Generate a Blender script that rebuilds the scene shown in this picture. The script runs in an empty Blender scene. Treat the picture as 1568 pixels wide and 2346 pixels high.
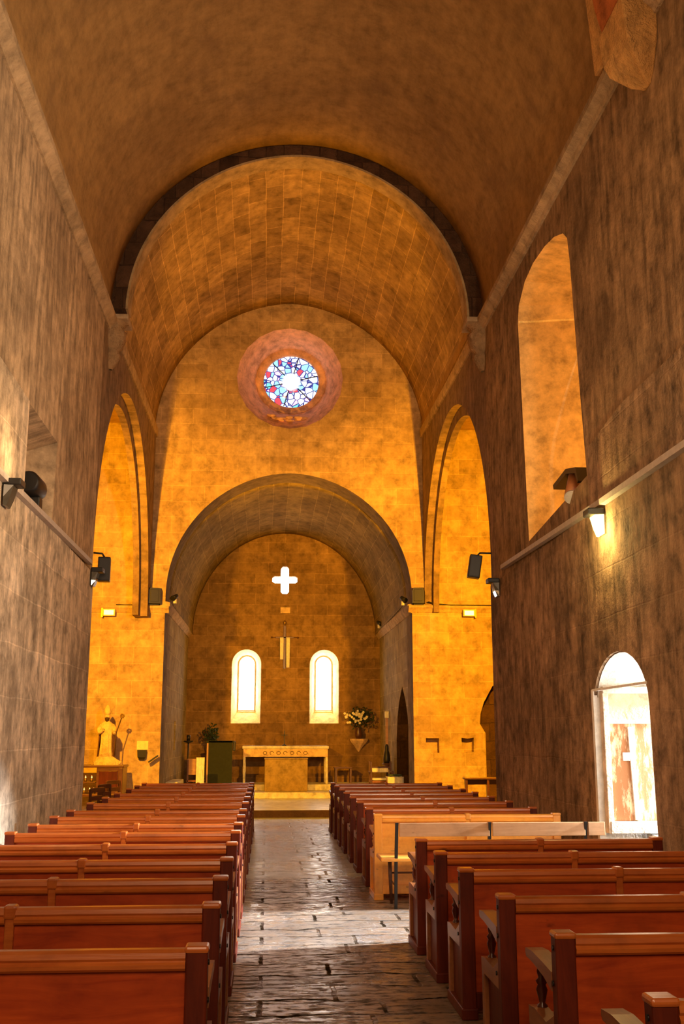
import bpy, bmesh, math, random
from mathutils import Vector, Matrix
from mathutils.geometry import tessellate_polygon
random.seed(7)
PI = math.pi
sc = bpy.context.scene
col = sc.collection

# ------------------------------------------------------------------ materials
def nodes(name):
    m = bpy.data.materials.new(name); m.use_nodes = True
    nt = m.node_tree; b = nt.nodes['Principled BSDF']
    return m, nt, b
def N(nt, t, **kw):
    n = nt.nodes.new(t)
    for k, v in kw.items():
        if k.startswith('i_'): n.inputs[k[2:].replace('_', ' ')].default_value = v
        else: setattr(n, k, v)
    return n
def L(nt, a, b): nt.links.new(a, b)
def c4(c): return (c[0], c[1], c[2], 1)
def mixc(nt, fac, a, b, mode='MIX'):
    n = nt.nodes.new('ShaderNodeMix'); n.data_type = 'RGBA'; n.blend_type = mode; n.clamp_factor = True
    for sock, v in ((n.inputs[0], fac), (n.inputs[6], a), (n.inputs[7], b)):
        if hasattr(v, 'is_linked'): nt.links.new(v, sock)
        else: sock.default_value = v if isinstance(v, (int, float)) else c4(v)
    return n.outputs[2]
def ramp(nt, src, pts):
    r = nt.nodes.new('ShaderNodeValToRGB'); e = r.color_ramp.elements
    while len(e) < len(pts): e.new(0.5)
    for i, (p, c) in enumerate(pts):
        e[i].position = p; e[i].color = c4(c) if not isinstance(c, (int, float)) else (c, c, c, 1)
    nt.links.new(src, r.inputs[0]); return r.outputs[0]
def noise(nt, vec, scale, detail=6, rough=.6, dist=0.0):
    n = N(nt, 'ShaderNodeTexNoise'); n.inputs['Scale'].default_value = scale; n.inputs['Detail'].default_value = detail
    n.inputs['Roughness'].default_value = rough; n.inputs['Distortion'].default_value = dist
    L(nt, vec, n.inputs['Vector']); return n.outputs['Fac']
def mapping(nt, vec, scale=(1,1,1), loc=(0,0,0), rot=(0,0,0)):
    n = N(nt, 'ShaderNodeMapping'); n.inputs['Scale'].default_value = scale; n.inputs['Location'].default_value = loc
    n.inputs['Rotation'].default_value = rot; L(nt, vec, n.inputs['Vector']); return n.outputs[0]

def stone(name, c1, c2, brick=None, mp='YZ', bump=.35, streak=0.0, rough=.92, mortar=1.12, blockvar=.25, pits=.5, stain=None, stain_amt=.5, grain=.6, mb=-.6):
    m, nt, b = nodes(name)
    tc = N(nt, 'ShaderNodeTexCoord'); o = tc.outputs['Object']
    if mp == 'UV': flat = tc.outputs['UV']
    else:
        s = N(nt, 'ShaderNodeSeparateXYZ'); L(nt, o, s.inputs[0]); cb = N(nt, 'ShaderNodeCombineXYZ')
        L(nt, s.outputs[mp[0]], cb.inputs[0]); L(nt, s.outputs[mp[1]], cb.inputs[1]); flat = cb.outputs[0]
    big = noise(nt, o, .55, 4, .6)
    colr = mixc(nt, ramp(nt, big, [(.36, 0), (.64, 1)]), c1, c2)
    mid = noise(nt, o, 4.5, 5, .68)
    colr = mixc(nt, grain, colr, ramp(nt, mid, [(.30, .22), (.5, .95), (.70, 1.5)]), 'MULTIPLY')
    height = mid
    if streak:
        sv = noise(nt, mapping(nt, flat, (1, .13, 1)) if mp != 'UV' else mapping(nt, flat, (.2, 1, 1)), 7, 4, .65)
        colr = mixc(nt, streak, colr, ramp(nt, sv, [(.3, .25), (.52, 1), (.75, 1.5)]), 'MULTIPLY')
    if stain is not None:
        st = noise(nt, mapping(nt, o, (1, 1, 1), (5, 3, 9)), .9, 6, .7)
        colr = mixc(nt, ramp(nt, st, [(.52, 0), (.66, stain_amt)]), colr, stain)
    fine = noise(nt, o, 26, 2, .7)
    pit = ramp(nt, noise(nt, mapping(nt, flat, (1, 1.0, 1)), 9, 3, .75), [(.24, 0), (.33, 1)])
    colr = mixc(nt, pits, colr, ramp(nt, pit, [(0, .35), (1, 1)]), 'MULTIPLY')
    hsum = N(nt, 'ShaderNodeMath', operation='ADD'); L(nt, height, hsum.inputs[0])
    h2 = N(nt, 'ShaderNodeMath', operation='MULTIPLY'); L(nt, fine, h2.inputs[0]); h2.inputs[1].default_value = .5; L(nt, h2.outputs[0], hsum.inputs[1])
    hh = hsum.outputs[0]
    if brick:
        wv = noise(nt, o, 1.3, 3, .5)
        dv = N(nt, 'ShaderNodeVectorMath', operation='MULTIPLY_ADD')
        cbb = N(nt, 'ShaderNodeCombineXYZ'); L(nt, wv, cbb.inputs[0]); L(nt, wv, cbb.inputs[1])
        L(nt, cbb.outputs[0], dv.inputs[0]); dv.inputs[1].default_value = (.06, .06, 0); L(nt, flat, dv.inputs[2])
        bt = N(nt, 'ShaderNodeTexBrick'); L(nt, dv.outputs[0], bt.inputs['Vector'])
        bt.inputs['Color1'].default_value = (1, 1, 1, 1); v = 1 - blockvar; bt.inputs['Color2'].default_value = (v, v*.97, v*.93, 1)
        bt.inputs['Mortar'].default_value = (mortar, mortar, mortar, 1); bt.inputs['Scale'].default_value = 1
        bt.inputs['Mortar Size'].default_value = .011; bt.inputs['Mortar Smooth'].default_value = .6
        bt.inputs['Brick Width'].default_value = brick[0]; bt.inputs['Row Height'].default_value = brick[1]; bt.offset = .43
        colr = mixc(nt, 1.0, colr, bt.outputs['Color'], 'MULTIPLY')
        s2 = N(nt, 'ShaderNodeMath', operation='MULTIPLY_ADD'); L(nt, bt.outputs['Fac'], s2.inputs[0]); s2.inputs[1].default_value = mb; L(nt, hh, s2.inputs[2]); hh = s2.outputs[0]
    bp = N(nt, 'ShaderNodeBump'); bp.inputs['Strength'].default_value = bump; bp.inputs['Distance'].default_value = .05; L(nt, hh, bp.inputs['Height'])
    L(nt, bp.outputs[0], b.inputs['Normal']); L(nt, colr, b.inputs['Base Color']); b.inputs['Roughness'].default_value = rough
    b.inputs['Specular IOR Level'].default_value = .25
    return m

def wood(name, c1, c2, axis=(1, 12, 12), rough=.34, coat=.35, scale=2.2, spec=.5):
    m, nt, b = nodes(name)
    tc = N(nt, 'ShaderNodeTexCoord')
    oi = N(nt, 'ShaderNodeObjectInfo')
    add = N(nt, 'ShaderNodeVectorMath', operation='ADD'); L(nt, tc.outputs['Object'], add.inputs[0])
    sc_ = N(nt, 'ShaderNodeVectorMath', operation='SCALE'); cb = N(nt, 'ShaderNodeCombineXYZ')
    for i in range(3): L(nt, oi.outputs['Random'], cb.inputs[i])
    L(nt, cb.outputs[0], sc_.inputs[0]); sc_.inputs['Scale'].default_value = 17; L(nt, sc_.outputs[0], add.inputs[1])
    v = mapping(nt, add.outputs[0], axis)
    g = noise(nt, v, scale, 4, .62, .8)
    colr = mixc(nt, ramp(nt, g, [(.3, 0), (.68, 1)]), c1, c2)
    sp = noise(nt, add.outputs[0], 3.1, 5, .7)
    colr = mixc(nt, .6, colr, ramp(nt, sp, [(.25, .45), (.5, 1), (.8, 1.25)]), 'MULTIPLY')
    kn = noise(nt, mapping(nt, add.outputs[0], (2, 1, 5)), 2.6, 4, .5)
    colr = mixc(nt, .7, colr, ramp(nt, kn, [(.24, .25), (.31, 1)]), 'MULTIPLY')
    L(nt, colr, b.inputs['Base Color']); b.inputs['Roughness'].default_value = rough
    b.inputs['Coat Weight'].default_value = coat; b.inputs['Coat Roughness'].default_value = .22; b.inputs['Specular IOR Level'].default_value = spec
    bp = N(nt, 'ShaderNodeBump'); bp.inputs['Strength'].default_value = .12; bp.inputs['Distance'].default_value = .01; L(nt, g, bp.inputs['Height']); L(nt, bp.outputs[0], b.inputs['Normal'])
    return m
def plain(name, c, rough=.5, metal=0, var=.15, bump=0.0, spec=.5):
    m, nt, b = nodes(name); tc = N(nt, 'ShaderNodeTexCoord')
    n = noise(nt, tc.outputs['Object'], 14, 4, .6)
    L(nt, mixc(nt, 1.0, c, ramp(nt, n, [(.3, 1 - var), (.7, 1 + var)]), 'MULTIPLY'), b.inputs['Base Color'])
    b.inputs['Roughness'].default_value = rough; b.inputs['Metallic'].default_value = metal; b.inputs['Specular IOR Level'].default_value = spec
    if bump:
        bp = N(nt, 'ShaderNodeBump'); bp.inputs['Strength'].default_value = bump; bp.inputs['Distance'].default_value = .02; L(nt, n, bp.inputs['Height']); L(nt, bp.outputs[0], b.inputs['Normal'])
    return m
def glow(name, c, s):
    m, nt, b = nodes(name); b.inputs['Base Color'].default_value = c4(c)
    b.inputs['Emission Color'].default_value = c4(c); b.inputs['Emission Strength'].default_value = s; return m

M = {}
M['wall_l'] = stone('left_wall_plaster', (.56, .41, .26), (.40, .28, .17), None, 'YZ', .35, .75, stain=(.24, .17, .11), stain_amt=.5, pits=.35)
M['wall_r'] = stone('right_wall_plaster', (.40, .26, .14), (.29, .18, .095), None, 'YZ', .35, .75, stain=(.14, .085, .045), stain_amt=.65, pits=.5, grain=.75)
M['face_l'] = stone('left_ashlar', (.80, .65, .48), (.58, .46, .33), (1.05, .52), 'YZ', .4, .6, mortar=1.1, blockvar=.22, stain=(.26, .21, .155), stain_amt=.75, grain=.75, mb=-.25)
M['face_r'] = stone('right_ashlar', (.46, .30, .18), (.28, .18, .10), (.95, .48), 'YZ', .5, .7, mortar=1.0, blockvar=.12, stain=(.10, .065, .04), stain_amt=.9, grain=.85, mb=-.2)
M['vault'] = stone('nave_vault_plaster', (.42, .25, .095), (.33, .19, .07), None, 'UV', .25, .2, stain=(.20, .115, .055), stain_amt=.5, pits=.2, grain=.4)
M['cross_vault'] = stone('crossing_vault_ashlar', (.52, .34, .17), (.36, .225, .11), (.8, .33), 'UV', .35, .2, mortar=1.35, blockvar=.32, stain=(.23, .14, .075), stain_amt=.6, pits=.3)
M['east'] = stone('east_wall_ashlar', (.60, .42, .24), (.50, .34, .18), (.72, .36), 'XZ', .35, .12, mortar=1.1, blockvar=.2, stain=(.36, .23, .11), stain_amt=.5, pits=.25)
M['spandrel'] = stone('crossing_side_plaster', (.30, .20, .12), (.24, .155, .09), None, 'YZ', .3, .5)
M['chancel'] = stone('chancel_ashlar', (.42, .33, .17), (.29, .22, .105), (.8, .4), 'YZ', .35, .3, mortar=1.25, blockvar=.2, stain=(.55, .47, .34), stain_amt=.5)
M['chancel_vault'] = stone('chancel_vault_ashlar', (.34, .24, .09), (.22, .155, .06), (.9, .36), 'UV', .35, .2, mortar=1.35, blockvar=.25)
M['apse'] = stone('chancel_back_ashlar', (.34, .205, .085), (.23, .135, .055), (.85, .30), 'XZ', .3, .15, mortar=1.18, blockvar=.25, stain=(.20, .12, .06), stain_amt=.55)
M['ring'] = stone('voussoir_and_dark_recess', (.13, .065, .032), (.075, .036, .018), (.3, .4), 'XZ', .9, 0, mortar=.7, blockvar=.4, pits=.8)  # also lines the doorway recesses, their shade put into the colour
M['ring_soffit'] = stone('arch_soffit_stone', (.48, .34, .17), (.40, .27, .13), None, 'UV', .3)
M['trimstone'] = stone('cornice_stone', (.55, .40, .25), (.40, .28, .16), None, 'YZ', .6)
M['carved'] = stone('carved_stone', (.46, .30, .16), (.30, .17, .08), None, 'YZ', 1.0, pits=.8)
M['corbel'] = stone('orange_sandstone', (.72, .42, .15), (.52, .26, .08), None, 'YZ', 1.0, pits=.8)
M['springer'] = stone('red_sandstone', (.62, .20, .06), (.46, .13, .035), None, 'YZ', .6)
M['step'] = stone('step_riser_stone', (.07, .032, .014), (.05, .022, .01), None, 'XZ', .3, rough=.6)
M['tier'] = stone('sanctuary_floor_stone', (.72, .77, .80), (.62, .66, .68), (1.1, .8), 'XY', .15, rough=.28, mortar=.8, pits=.1)  # bluish tone: window reflection put into the stone colour
M['jamb'] = stone('reveal_plaster', (.72, .52, .24), (.64, .44, .19), None, 'YZ', .2, pits=.1)
M['cream'] = stone('warmlit_plaster', (.95, .80, .42), (.90, .74, .36), None, 'XZ', .1, pits=.05)  # lancet splays: warm lamplight put into the plaster colour
M['pink'] = stone('pink_plaster', (.82, .50, .36), (.72, .42, .29), None, 'XZ', .3, pits=.4)
M['doorway'] = stone('pale_doorway_plaster', (.80, .66, .52), (.72, .56, .42), None, 'XZ', .3, pits=.2)
M['pale'] = stone('pale_stone', (.80, .76, .68), (.70, .64, .55), None, 'XZ', .3)
M['altar'] = stone('altar_limestone', (.80, .58, .36), (.70, .48, .27), None, 'XZ', .35, pits=.3)
M['block'] = stone('altar_front_slab', (.40, .28, .11), (.34, .23, .09), (1.4, .42), 'XZ', .25, pits=.15, mortar=.9, blockvar=.08)
M['statue'] = stone('statue_stone', (.72, .52, .26), (.60, .40, .18), None, 'XZ', .8)
M['red'] = wood('mahogany_panel', (.34, .038, .006), (.56, .085, .012), (1, 7, 7), rough=.5, coat=.08, spec=.25)
M['rail'] = wood('mahogany_rail', (.46, .10, .016), (.60, .17, .03), (1, 14, 14), rough=.3, coat=.3)
M['post'] = wood('mahogany_post', (.085, .010, .003), (.15, .020, .005), (10, 10, 1.2), rough=.5, coat=.05, spec=.25)
M['arm'] = wood('mahogany_arm', (.24, .075, .02), (.34, .12, .035), (12, 1, 12), rough=.4, coat=.2)
M['turned'] = wood('turned_baluster_wood', (.06, .012, .005), (.10, .02, .008), (8, 8, 1), rough=.25)
M['pine'] = wood('varnished_pine', (.84, .35, .05), (.92, .43, .07), (1, 10, 10), rough=.35)
M['pinepost'] = wood('varnished_pine_post', (.78, .32, .045), (.86, .40, .065), (10, 10, 1))
M['tan'] = wood('pale_plank', (.40, .20, .085), (.48, .26, .12), (1, 10, 10), rough=.42)
M['dark'] = wood('dark_oak', (.075, .026, .012), (.12, .042, .018), (1, 9, 9), rough=.35)
M['black'] = plain('black_metal', (.012, .011, .011), .45)
M['bolt'] = plain('iron_bolt', (.02, .015, .012), .4, .6)
M['white'] = plain('white_plastic', (.78, .76, .72), .5)
M['cloth'] = plain('white_linen', (.85, .82, .76), .9, bump=.3)
M['greencloth'] = plain('dark_green_drape', (.022, .027, .016), .95, bump=.3)
M['trunk'] = plain('grey_cable_trunking', (.50, .45, .41), .45)
M['brown'] = plain('brown_lens_tube', (.36, .13, .05), .4)
M['leaf'] = plain('dark_leaf', (.03, .055, .015), .6)
M['petal'] = plain('white_petal', (.85, .80, .62), .7)
M['gold'] = plain('aged_brass', (.35, .22, .06), .4, .8)
M['paper'] = plain('yellowed_paper', (.80, .66, .34), .8)
M['glasspane'] = glow('daylit_frosted_pane', (1, .99, .97), 12)
M['crosspane'] = glow('daylit_cross_pane', (1, .99, .98), 14)
M['amberglow'] = glow('amber_fill_glow', (1, .45, .08), 2.2)  # unseen panel, its glow added to light the window reveal
M['lampglow'] = glow('lit_lamp_glass', (1, .84, .32), 3.5)
M['lampdim'] = glow('lit_tube_glass', (1, .80, .42), 1.6)
M['lampoff'] = plain('unlit_lamp_glass', (.09, .08, .06), .12)
M['flame'] = glow('candle_flame', (1, .42, .10), 4)

def floor_mat():
    m, nt, b = nodes('worn_flagstone')
    tc = N(nt, 'ShaderNodeTexCoord'); o = tc.outputs['Object']
    w = noise(nt, o, 1.6, 5, .6)
    w2 = noise(nt, mapping(nt, o, (1, 1, 1), (9, 4, 0)), 9, 4, .6)
    cb = N(nt, 'ShaderNodeCombineXYZ'); L(nt, w, cb.inputs[1]); L(nt, w2, cb.inputs[0])
    dv = N(nt, 'ShaderNodeVectorMath', operation='MULTIPLY_ADD'); L(nt, cb.outputs[0], dv.inputs[0]); dv.inputs[1].default_value = (.045, .34, 0); L(nt, o, dv.inputs[2])
    bt = N(nt, 'ShaderNodeTexBrick'); L(nt, dv.outputs[0], bt.inputs['Vector']); bt.inputs['Scale'].default_value = 1
    bt.inputs['Brick Width'].default_value = .78; bt.inputs['Row Height'].default_value = .37; bt.inputs['Mortar Size'].default_value = .019
    bt.inputs['Mortar Smooth'].default_value = .5; bt.offset = .37; bt.squash = 1.4; bt.squash_frequency = 3
    bt.inputs['Color1'].default_value = (1, 1, 1, 1); bt.inputs['Color2'].default_value = (.68, .66, .62, 1); bt.inputs['Mortar'].default_value = (.75, .7, .62, 1)
    big = noise(nt, o, .8, 8, .65)
    cl = mixc(nt, ramp(nt, big, [(.35, 0), (.65, 1)]), (.40, .30, .21), (.22, .145, .085))
    chip = noise(nt, mapping(nt, o, (1, 2.4, 1)), 7, 9, .72)
    cl = mixc(nt, .8, cl, ramp(nt, chip, [(.38, .10), (.46, .95), (.7, 1.35)]), 'MULTIPLY')
    jm = N(nt, 'ShaderNodeMath', operation='MULTIPLY'); L(nt, bt.outputs['Fac'], jm.inputs[0])
    L(nt, ramp(nt, noise(nt, mapping(nt, o, (1.3, 1.3, 1), (3, 8, 0)), 1.7, 5, .6), [(.42, .25), (.58, 1)]), jm.inputs[1]); joint = jm.outputs[0]
    cl = mixc(nt, 1.0, cl, mixc(nt, .0, bt.outputs['Color'], (1, 1, 1)), 'MULTIPLY')
    cl = mixc(nt, joint, cl, (.035, .024, .014))
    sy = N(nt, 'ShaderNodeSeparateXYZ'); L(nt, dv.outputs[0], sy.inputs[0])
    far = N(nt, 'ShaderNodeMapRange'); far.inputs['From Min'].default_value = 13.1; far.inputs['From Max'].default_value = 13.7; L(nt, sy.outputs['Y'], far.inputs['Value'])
    sheen_stone = mixc(nt, ramp(nt, big, [(.35, 0), (.65, 1)]), (.62, .68, .72), (.44, .47, .48))  # far paving paler and bluer: daylight sheen put into the stone colour
    sheen_stone = mixc(nt, .5, sheen_stone, bt.outputs['Color'], 'MULTIPLY')
    cl = mixc(nt, far.outputs[0], cl, sheen_stone)
    L(nt, cl, b.inputs['Base Color'])
    rgh = N(nt, 'ShaderNodeMath', operation='MAXIMUM'); rr0 = mixc(nt, ramp(nt, chip, [(.40, 1), (.47, 0)]), ramp(nt, big, [(.3, .16), (.7, .42)]), (.9, .9, .9))
    L(nt, rr0, rgh.inputs[0]); L(nt, joint, rgh.inputs[1]); L(nt, rgh.outputs[0], b.inputs['Roughness'])
    L(nt, ramp(nt, joint, [(.2, .8), (.8, .0)]), b.inputs['Specular IOR Level'])
    s = N(nt, 'ShaderNodeMath', operation='MULTIPLY_ADD'); L(nt, joint, s.inputs[0]); s.inputs[1].default_value = -1.1
    s1 = N(nt, 'ShaderNodeMath', operation='MULTIPLY_ADD'); L(nt, ramp(nt, chip, [(.3, 0), (.5, 1), (1, 1)]), s1.inputs[0]); s1.inputs[1].default_value = .8; L(nt, w, s1.inputs[2])
    L(nt, s1.outputs[0], s.inputs[2])
    bp = N(nt, 'ShaderNodeBump'); bp.inputs['Distance'].default_value = .03
    fs = N(nt, 'ShaderNodeMapRange'); fs.inputs['To Min'].default_value = .85; fs.inputs['To Max'].default_value = .25; L(nt, far.outputs[0], fs.inputs['Value']); L(nt, fs.outputs[0], bp.inputs['Strength']); L(nt, s.outputs[0], bp.inputs['Height']); L(nt, bp.outputs[0], b.inputs['Normal'])
    return m
M['floor'] = floor_mat()

def rose_mat():
    m, nt, b = nodes('stained_glass')
    tc = N(nt, 'ShaderNodeTexCoord'); o = tc.outputs['Object']
    v = mapping(nt, o, (1, .3, 1))
    vo = N(nt, 'ShaderNodeTexVoronoi', feature='DISTANCE_TO_EDGE'); vo.inputs['Scale'].default_value = 7.6; L(nt, v, vo.inputs['Vector'])
    vc = N(nt, 'ShaderNodeTexVoronoi'); vc.inputs['Scale'].default_value = 7.6; L(nt, v, vc.inputs['Vector'])
    s = N(nt, 'ShaderNodeSeparateColor'); L(nt, vc.outputs['Color'], s.inputs[0])
    cc = ramp(nt, s.outputs[0], [(0, (.95, .98, 1)), (.34, (.30, .66, 1)), (.52, (.80, .93, 1)), (.66, (1, .55, .85)), (.78, (.95, .06, .08)), (.86, (.85, .92, 1)), (.95, (.16, .75, .72))])
    cc_n = cc.node; cc_n.color_ramp.interpolation = 'CONSTANT'
    ln = N(nt, 'ShaderNodeVectorMath', operation='LENGTH'); L(nt, mapping(nt, o, (1, 0, 1)), ln.inputs[0])
    lead = ramp(nt, vo.outputs['Distance'], [(.045, 0), (.085, 1)])
    cen = ramp(nt, ln.outputs['Value'], [(.16, 0), (.25, 1)])
    col1 = mixc(nt, cen, (1, 1, 1), cc)
    lm = N(nt, 'ShaderNodeMath', operation='MAXIMUM'); inv = N(nt, 'ShaderNodeMath', operation='SUBTRACT'); inv.inputs[0].default_value = 1; L(nt, cen, inv.inputs[1])
    L(nt, lead, lm.inputs[0]); L(nt, inv.outputs[0], lm.inputs[1])
    out = mixc(nt, lm.outputs[0], (.02, .03, .20), col1)
    L(nt, out, b.inputs['Emission Color']); b.inputs['Emission Strength'].default_value = 1.7; b.inputs['Base Color'].default_value = (.02, .02, .03, 1); b.inputs['Roughness'].default_value = .2
    return m
M['rose'] = rose_mat()
def plank_mat():
    m, nt, b = nodes('peeling_painted_planks')
    tc = N(nt, 'ShaderNodeTexCoord'); o = tc.outputs['Object']
    s = N(nt, 'ShaderNodeSeparateXYZ'); L(nt, o, s.inputs[0])
    n = noise(nt, mapping(nt, o, (3.5, 1, 1)), 3, 9, .75)
    g = N(nt, 'ShaderNodeMath', operation='MULTIPLY_ADD'); L(nt, s.outputs['Z'], g.inputs[0]); g.inputs[1].default_value = -.10; L(nt, n, g.inputs[2])
    cl = mixc(nt, ramp(nt, n, [(.49, 0), (.60, 1)]), (.34, .14, .05), (.74, .56, .34))
    L(nt, cl, b.inputs['Base Color']); b.inputs['Roughness'].default_value = .8
    bp = N(nt, 'ShaderNodeBump'); bp.inputs['Strength'].default_value = .5; bp.inputs['Distance'].default_value = .01; L(nt, n, bp.inputs['Height']); L(nt, bp.outputs[0], b.inputs['Normal'])
    return m
M['planks'] = plank_mat()
M['oldboard'] = stone('worn_board', (.50, .36, .22), (.62, .50, .34), None, 'XZ', .3, pits=.5)

# ------------------------------------------------------------------ mesh helpers
def nb(): return bmesh.new()
def merge(bm, other):
    me = bpy.data.meshes.new('t'); other.to_mesh(me); bm.from_mesh(me); bpy.data.meshes.remove(me); other.free()
def box(bm, lo, hi, bev=0.0, rot=None, mi=0):
    t = nb(); bmesh.ops.create_cube(t, size=1)
    c = [(a + b) / 2 for a, b in zip(lo, hi)]; s = [abs(b - a) for a, b in zip(lo, hi)]
    for v in t.verts: v.co = Vector((v.co.x * s[0], v.co.y * s[1], v.co.z * s[2]))
    if bev: bmesh.ops.bevel(t, geom=list(t.edges), offset=min(bev, min(s) * .45), segments=2, affect='EDGES', profile=.5)
    if rot is not None: bmesh.ops.rotate(t, verts=t.verts, cent=(0, 0, 0), matrix=rot)
    bmesh.ops.translate(t, verts=t.verts, vec=c)
    for f in t.faces: f.material_index = mi
    merge(bm, t)
def ring_pts(c, ax, r, seg, ry=None):
    ax = Vector(ax).normalized(); u = ax.orthogonal().normalized(); w = ax.cross(u)
    return [Vector(c) + u * r * math.cos(2*PI*i/seg) + w * (ry or r) * math.sin(2*PI*i/seg) for i in range(seg)]
def loft(bm, rings, cap=True, closed=True, smooth=True):
    vs = [[bm.verts.new(p) for p in r] for r in rings]
    n = len(vs[0])
    for a, b in zip(vs, vs[1:]):
        for i in range(n if closed else n - 1):
            f = bm.faces.new((a[i], a[(i+1) % n], b[(i+1) % n], b[i])); f.smooth = smooth
    if cap and closed:
        try: bm.faces.new(vs[0][::-1]); bm.faces.new(vs[-1])
        except Exception: pass
def cyl(bm, p0, p1, r0, r1=None, seg=16):
    r1 = r0 if r1 is None else r1; d = Vector(p1) - Vector(p0)
    loft(bm, [ring_pts(p0, d, r0, seg), ring_pts(p1, d, r1, seg)])
def lathe(bm, prof, c=(0, 0, 0), axis='Z', seg=24):
    rings = []
    for r, h in prof:
        r = max(r, .0005); ring = []
        for i in range(seg):
            a = 2*PI*i/seg; p = Vector((r*math.cos(a), r*math.sin(a), h))
            if axis == 'Y': p = Vector((p.x, p.z, p.y))
            if axis == 'X': p = Vector((p.z, p.x, p.y))
            ring.append(Vector(c) + p)
        rings.append(ring)
    loft(bm, rings)
def tube(bm, pts, r, seg=8):
    pts = [Vector(p) for p in pts]; rings = []
    u = None
    for i, p in enumerate(pts):
        d = (pts[min(i+1, len(pts)-1)] - pts[max(i-1, 0)]).normalized()
        if u is None: u = d.orthogonal().normalized()
        else: u = (u - d * u.dot(d)).normalized()
        w = d.cross(u); rr = r[i] if isinstance(r, (list, tuple)) else r
        rings.append([p + u*rr*math.cos(2*PI*k/seg) + w*rr*math.sin(2*PI*k/seg) for k in range(seg)])
    loft(bm, rings)
def prism(bm, pts, axis, a0, a1, smooth=False):
    def P(p, a):
        if axis == 'X': return Vector((a, p[0], p[1]))
        if axis == 'Y': return Vector((p[0], a, p[1]))
        return Vector((p[0], p[1], a))
    loft(bm, [[P(p, a0) for p in pts], [P(p, a1) for p in pts]], smooth=smooth)
def ball(bm, c, r, sub=2, sz=(1, 1, 1)):
    t = nb(); bmesh.ops.create_icosphere(t, subdivisions=sub, radius=r)
    for v in t.verts: v.co = Vector((v.co.x*sz[0], v.co.y*sz[1], v.co.z*sz[2])) + Vector(c)
    for f in t.faces: f.smooth = True
    merge(bm, t)
def obj(name, bm, mat, parent=None, norm=True):
    if norm: bmesh.ops.recalc_face_normals(bm, faces=bm.faces)
    me = bpy.data.meshes.new(name); bm.to_mesh(me); bm.free()
    for x in (mat if isinstance(mat, list) else [mat]): me.materials.append(M[x])
    o = bpy.data.objects.new(name, me); col.objects.link(o)
    if parent is not None: o.parent = parent
    return o
def tag(o, label=None, cat=None, group=None, kind=None):
    if label: o['label'] = label
    if cat: o['category'] = cat
    if group: o['group'] = group
    if kind: o['kind'] = kind
    return o
def thing(name, label, cat, loc=(0, 0, 0), rz=0, group=None):
    o = bpy.data.objects.new(name, None); col.objects.link(o); o.location = loc; o.rotation_euler = (0, 0, rz); o.empty_display_size = .1
    return tag(o, label, cat, group)
def struct(name, bm, mat, label=None, parent=None):
    o = obj(name, bm, mat, parent)
    if parent is None: tag(o, label, None, None, 'structure')
    return o
def copy_tree(o, parent=None):
    c = o.copy(); col.objects.link(c)
    if parent is not None: c.parent = parent
    for ch in list(o.children): copy_tree(ch, c)
    return c

def slab(outer, holes, plane, t0, t1):
    """outer: 2d points; holes: dicts pts, back (2d), depth (None = through), mi. plane 'X' -> (t,u,v); 'Y' -> (u,t,v)"""
    bm = nb()
    def P(p, t): return Vector((t, p[0], p[1])) if plane == 'X' else Vector((p[0], t, p[1]))
    def face_side(loops, t):
        vl = [[Vector((p[0], p[1], 0)) for p in lp] for lp in loops]
        flat = [p for lp in loops for p in lp]
        vv = [bm.verts.new(P(p, t)) for p in flat]
        for tri in tessellate_polygon(vl):
            try: bm.faces.new([vv[i] for i in tri])
            except Exception: pass
    face_side([outer] + [h['pts'] for h in holes], t0)
    face_side([outer] + [h.get('back', h['pts']) for h in holes if h.get('depth') is None], t1)
    n = len(outer)
    va = [bm.verts.new(P(p, t0)) for p in outer]; vb = [bm.verts.new(P(p, t1)) for p in outer]
    for i in range(n): bm.faces.new((va[i], va[(i+1) % n], vb[(i+1) % n], vb[i]))
    for h in holes:
        td = t1 if h.get('depth') is None else t0 + h['depth'] * (1 if t1 > t0 else -1)
        bk = h.get('back', h['pts']); k = len(bk)
        va = [bm.verts.new(P(p, t0)) for p in h['pts']]; vb = [bm.verts.new(P(p, td)) for p in bk]
        for i in range(k):
            f = bm.faces.new((va[i], va[(i+1) % k], vb[(i+1) % k], vb[i])); f.material_index = h.get('mi', 0)
        if h.get('depth') is not None:
            flat = [Vector((p[0], p[1], 0)) for p in bk]; vv = [bm.verts.new(P(p, td)) for p in bk]
            for tri in tessellate_polygon([flat]):
                f = bm.faces.new([vv[i] for i in tri]); f.material_index = h.get('mi', 0)
    return bm
def arc(c, r, a0, a1, n, ry=None): return [(c[0] + r*math.cos(math.radians(a0 + (a1-a0)*i/n)), c[1] + (ry or r)*math.sin(math.radians(a0 + (a1-a0)*i/n))) for i in range(n+1)]
def rect(u0, v0, u1, v1): return [(u0, v0), (u1, v0), (u1, v1), (u0, v1)]
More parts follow.
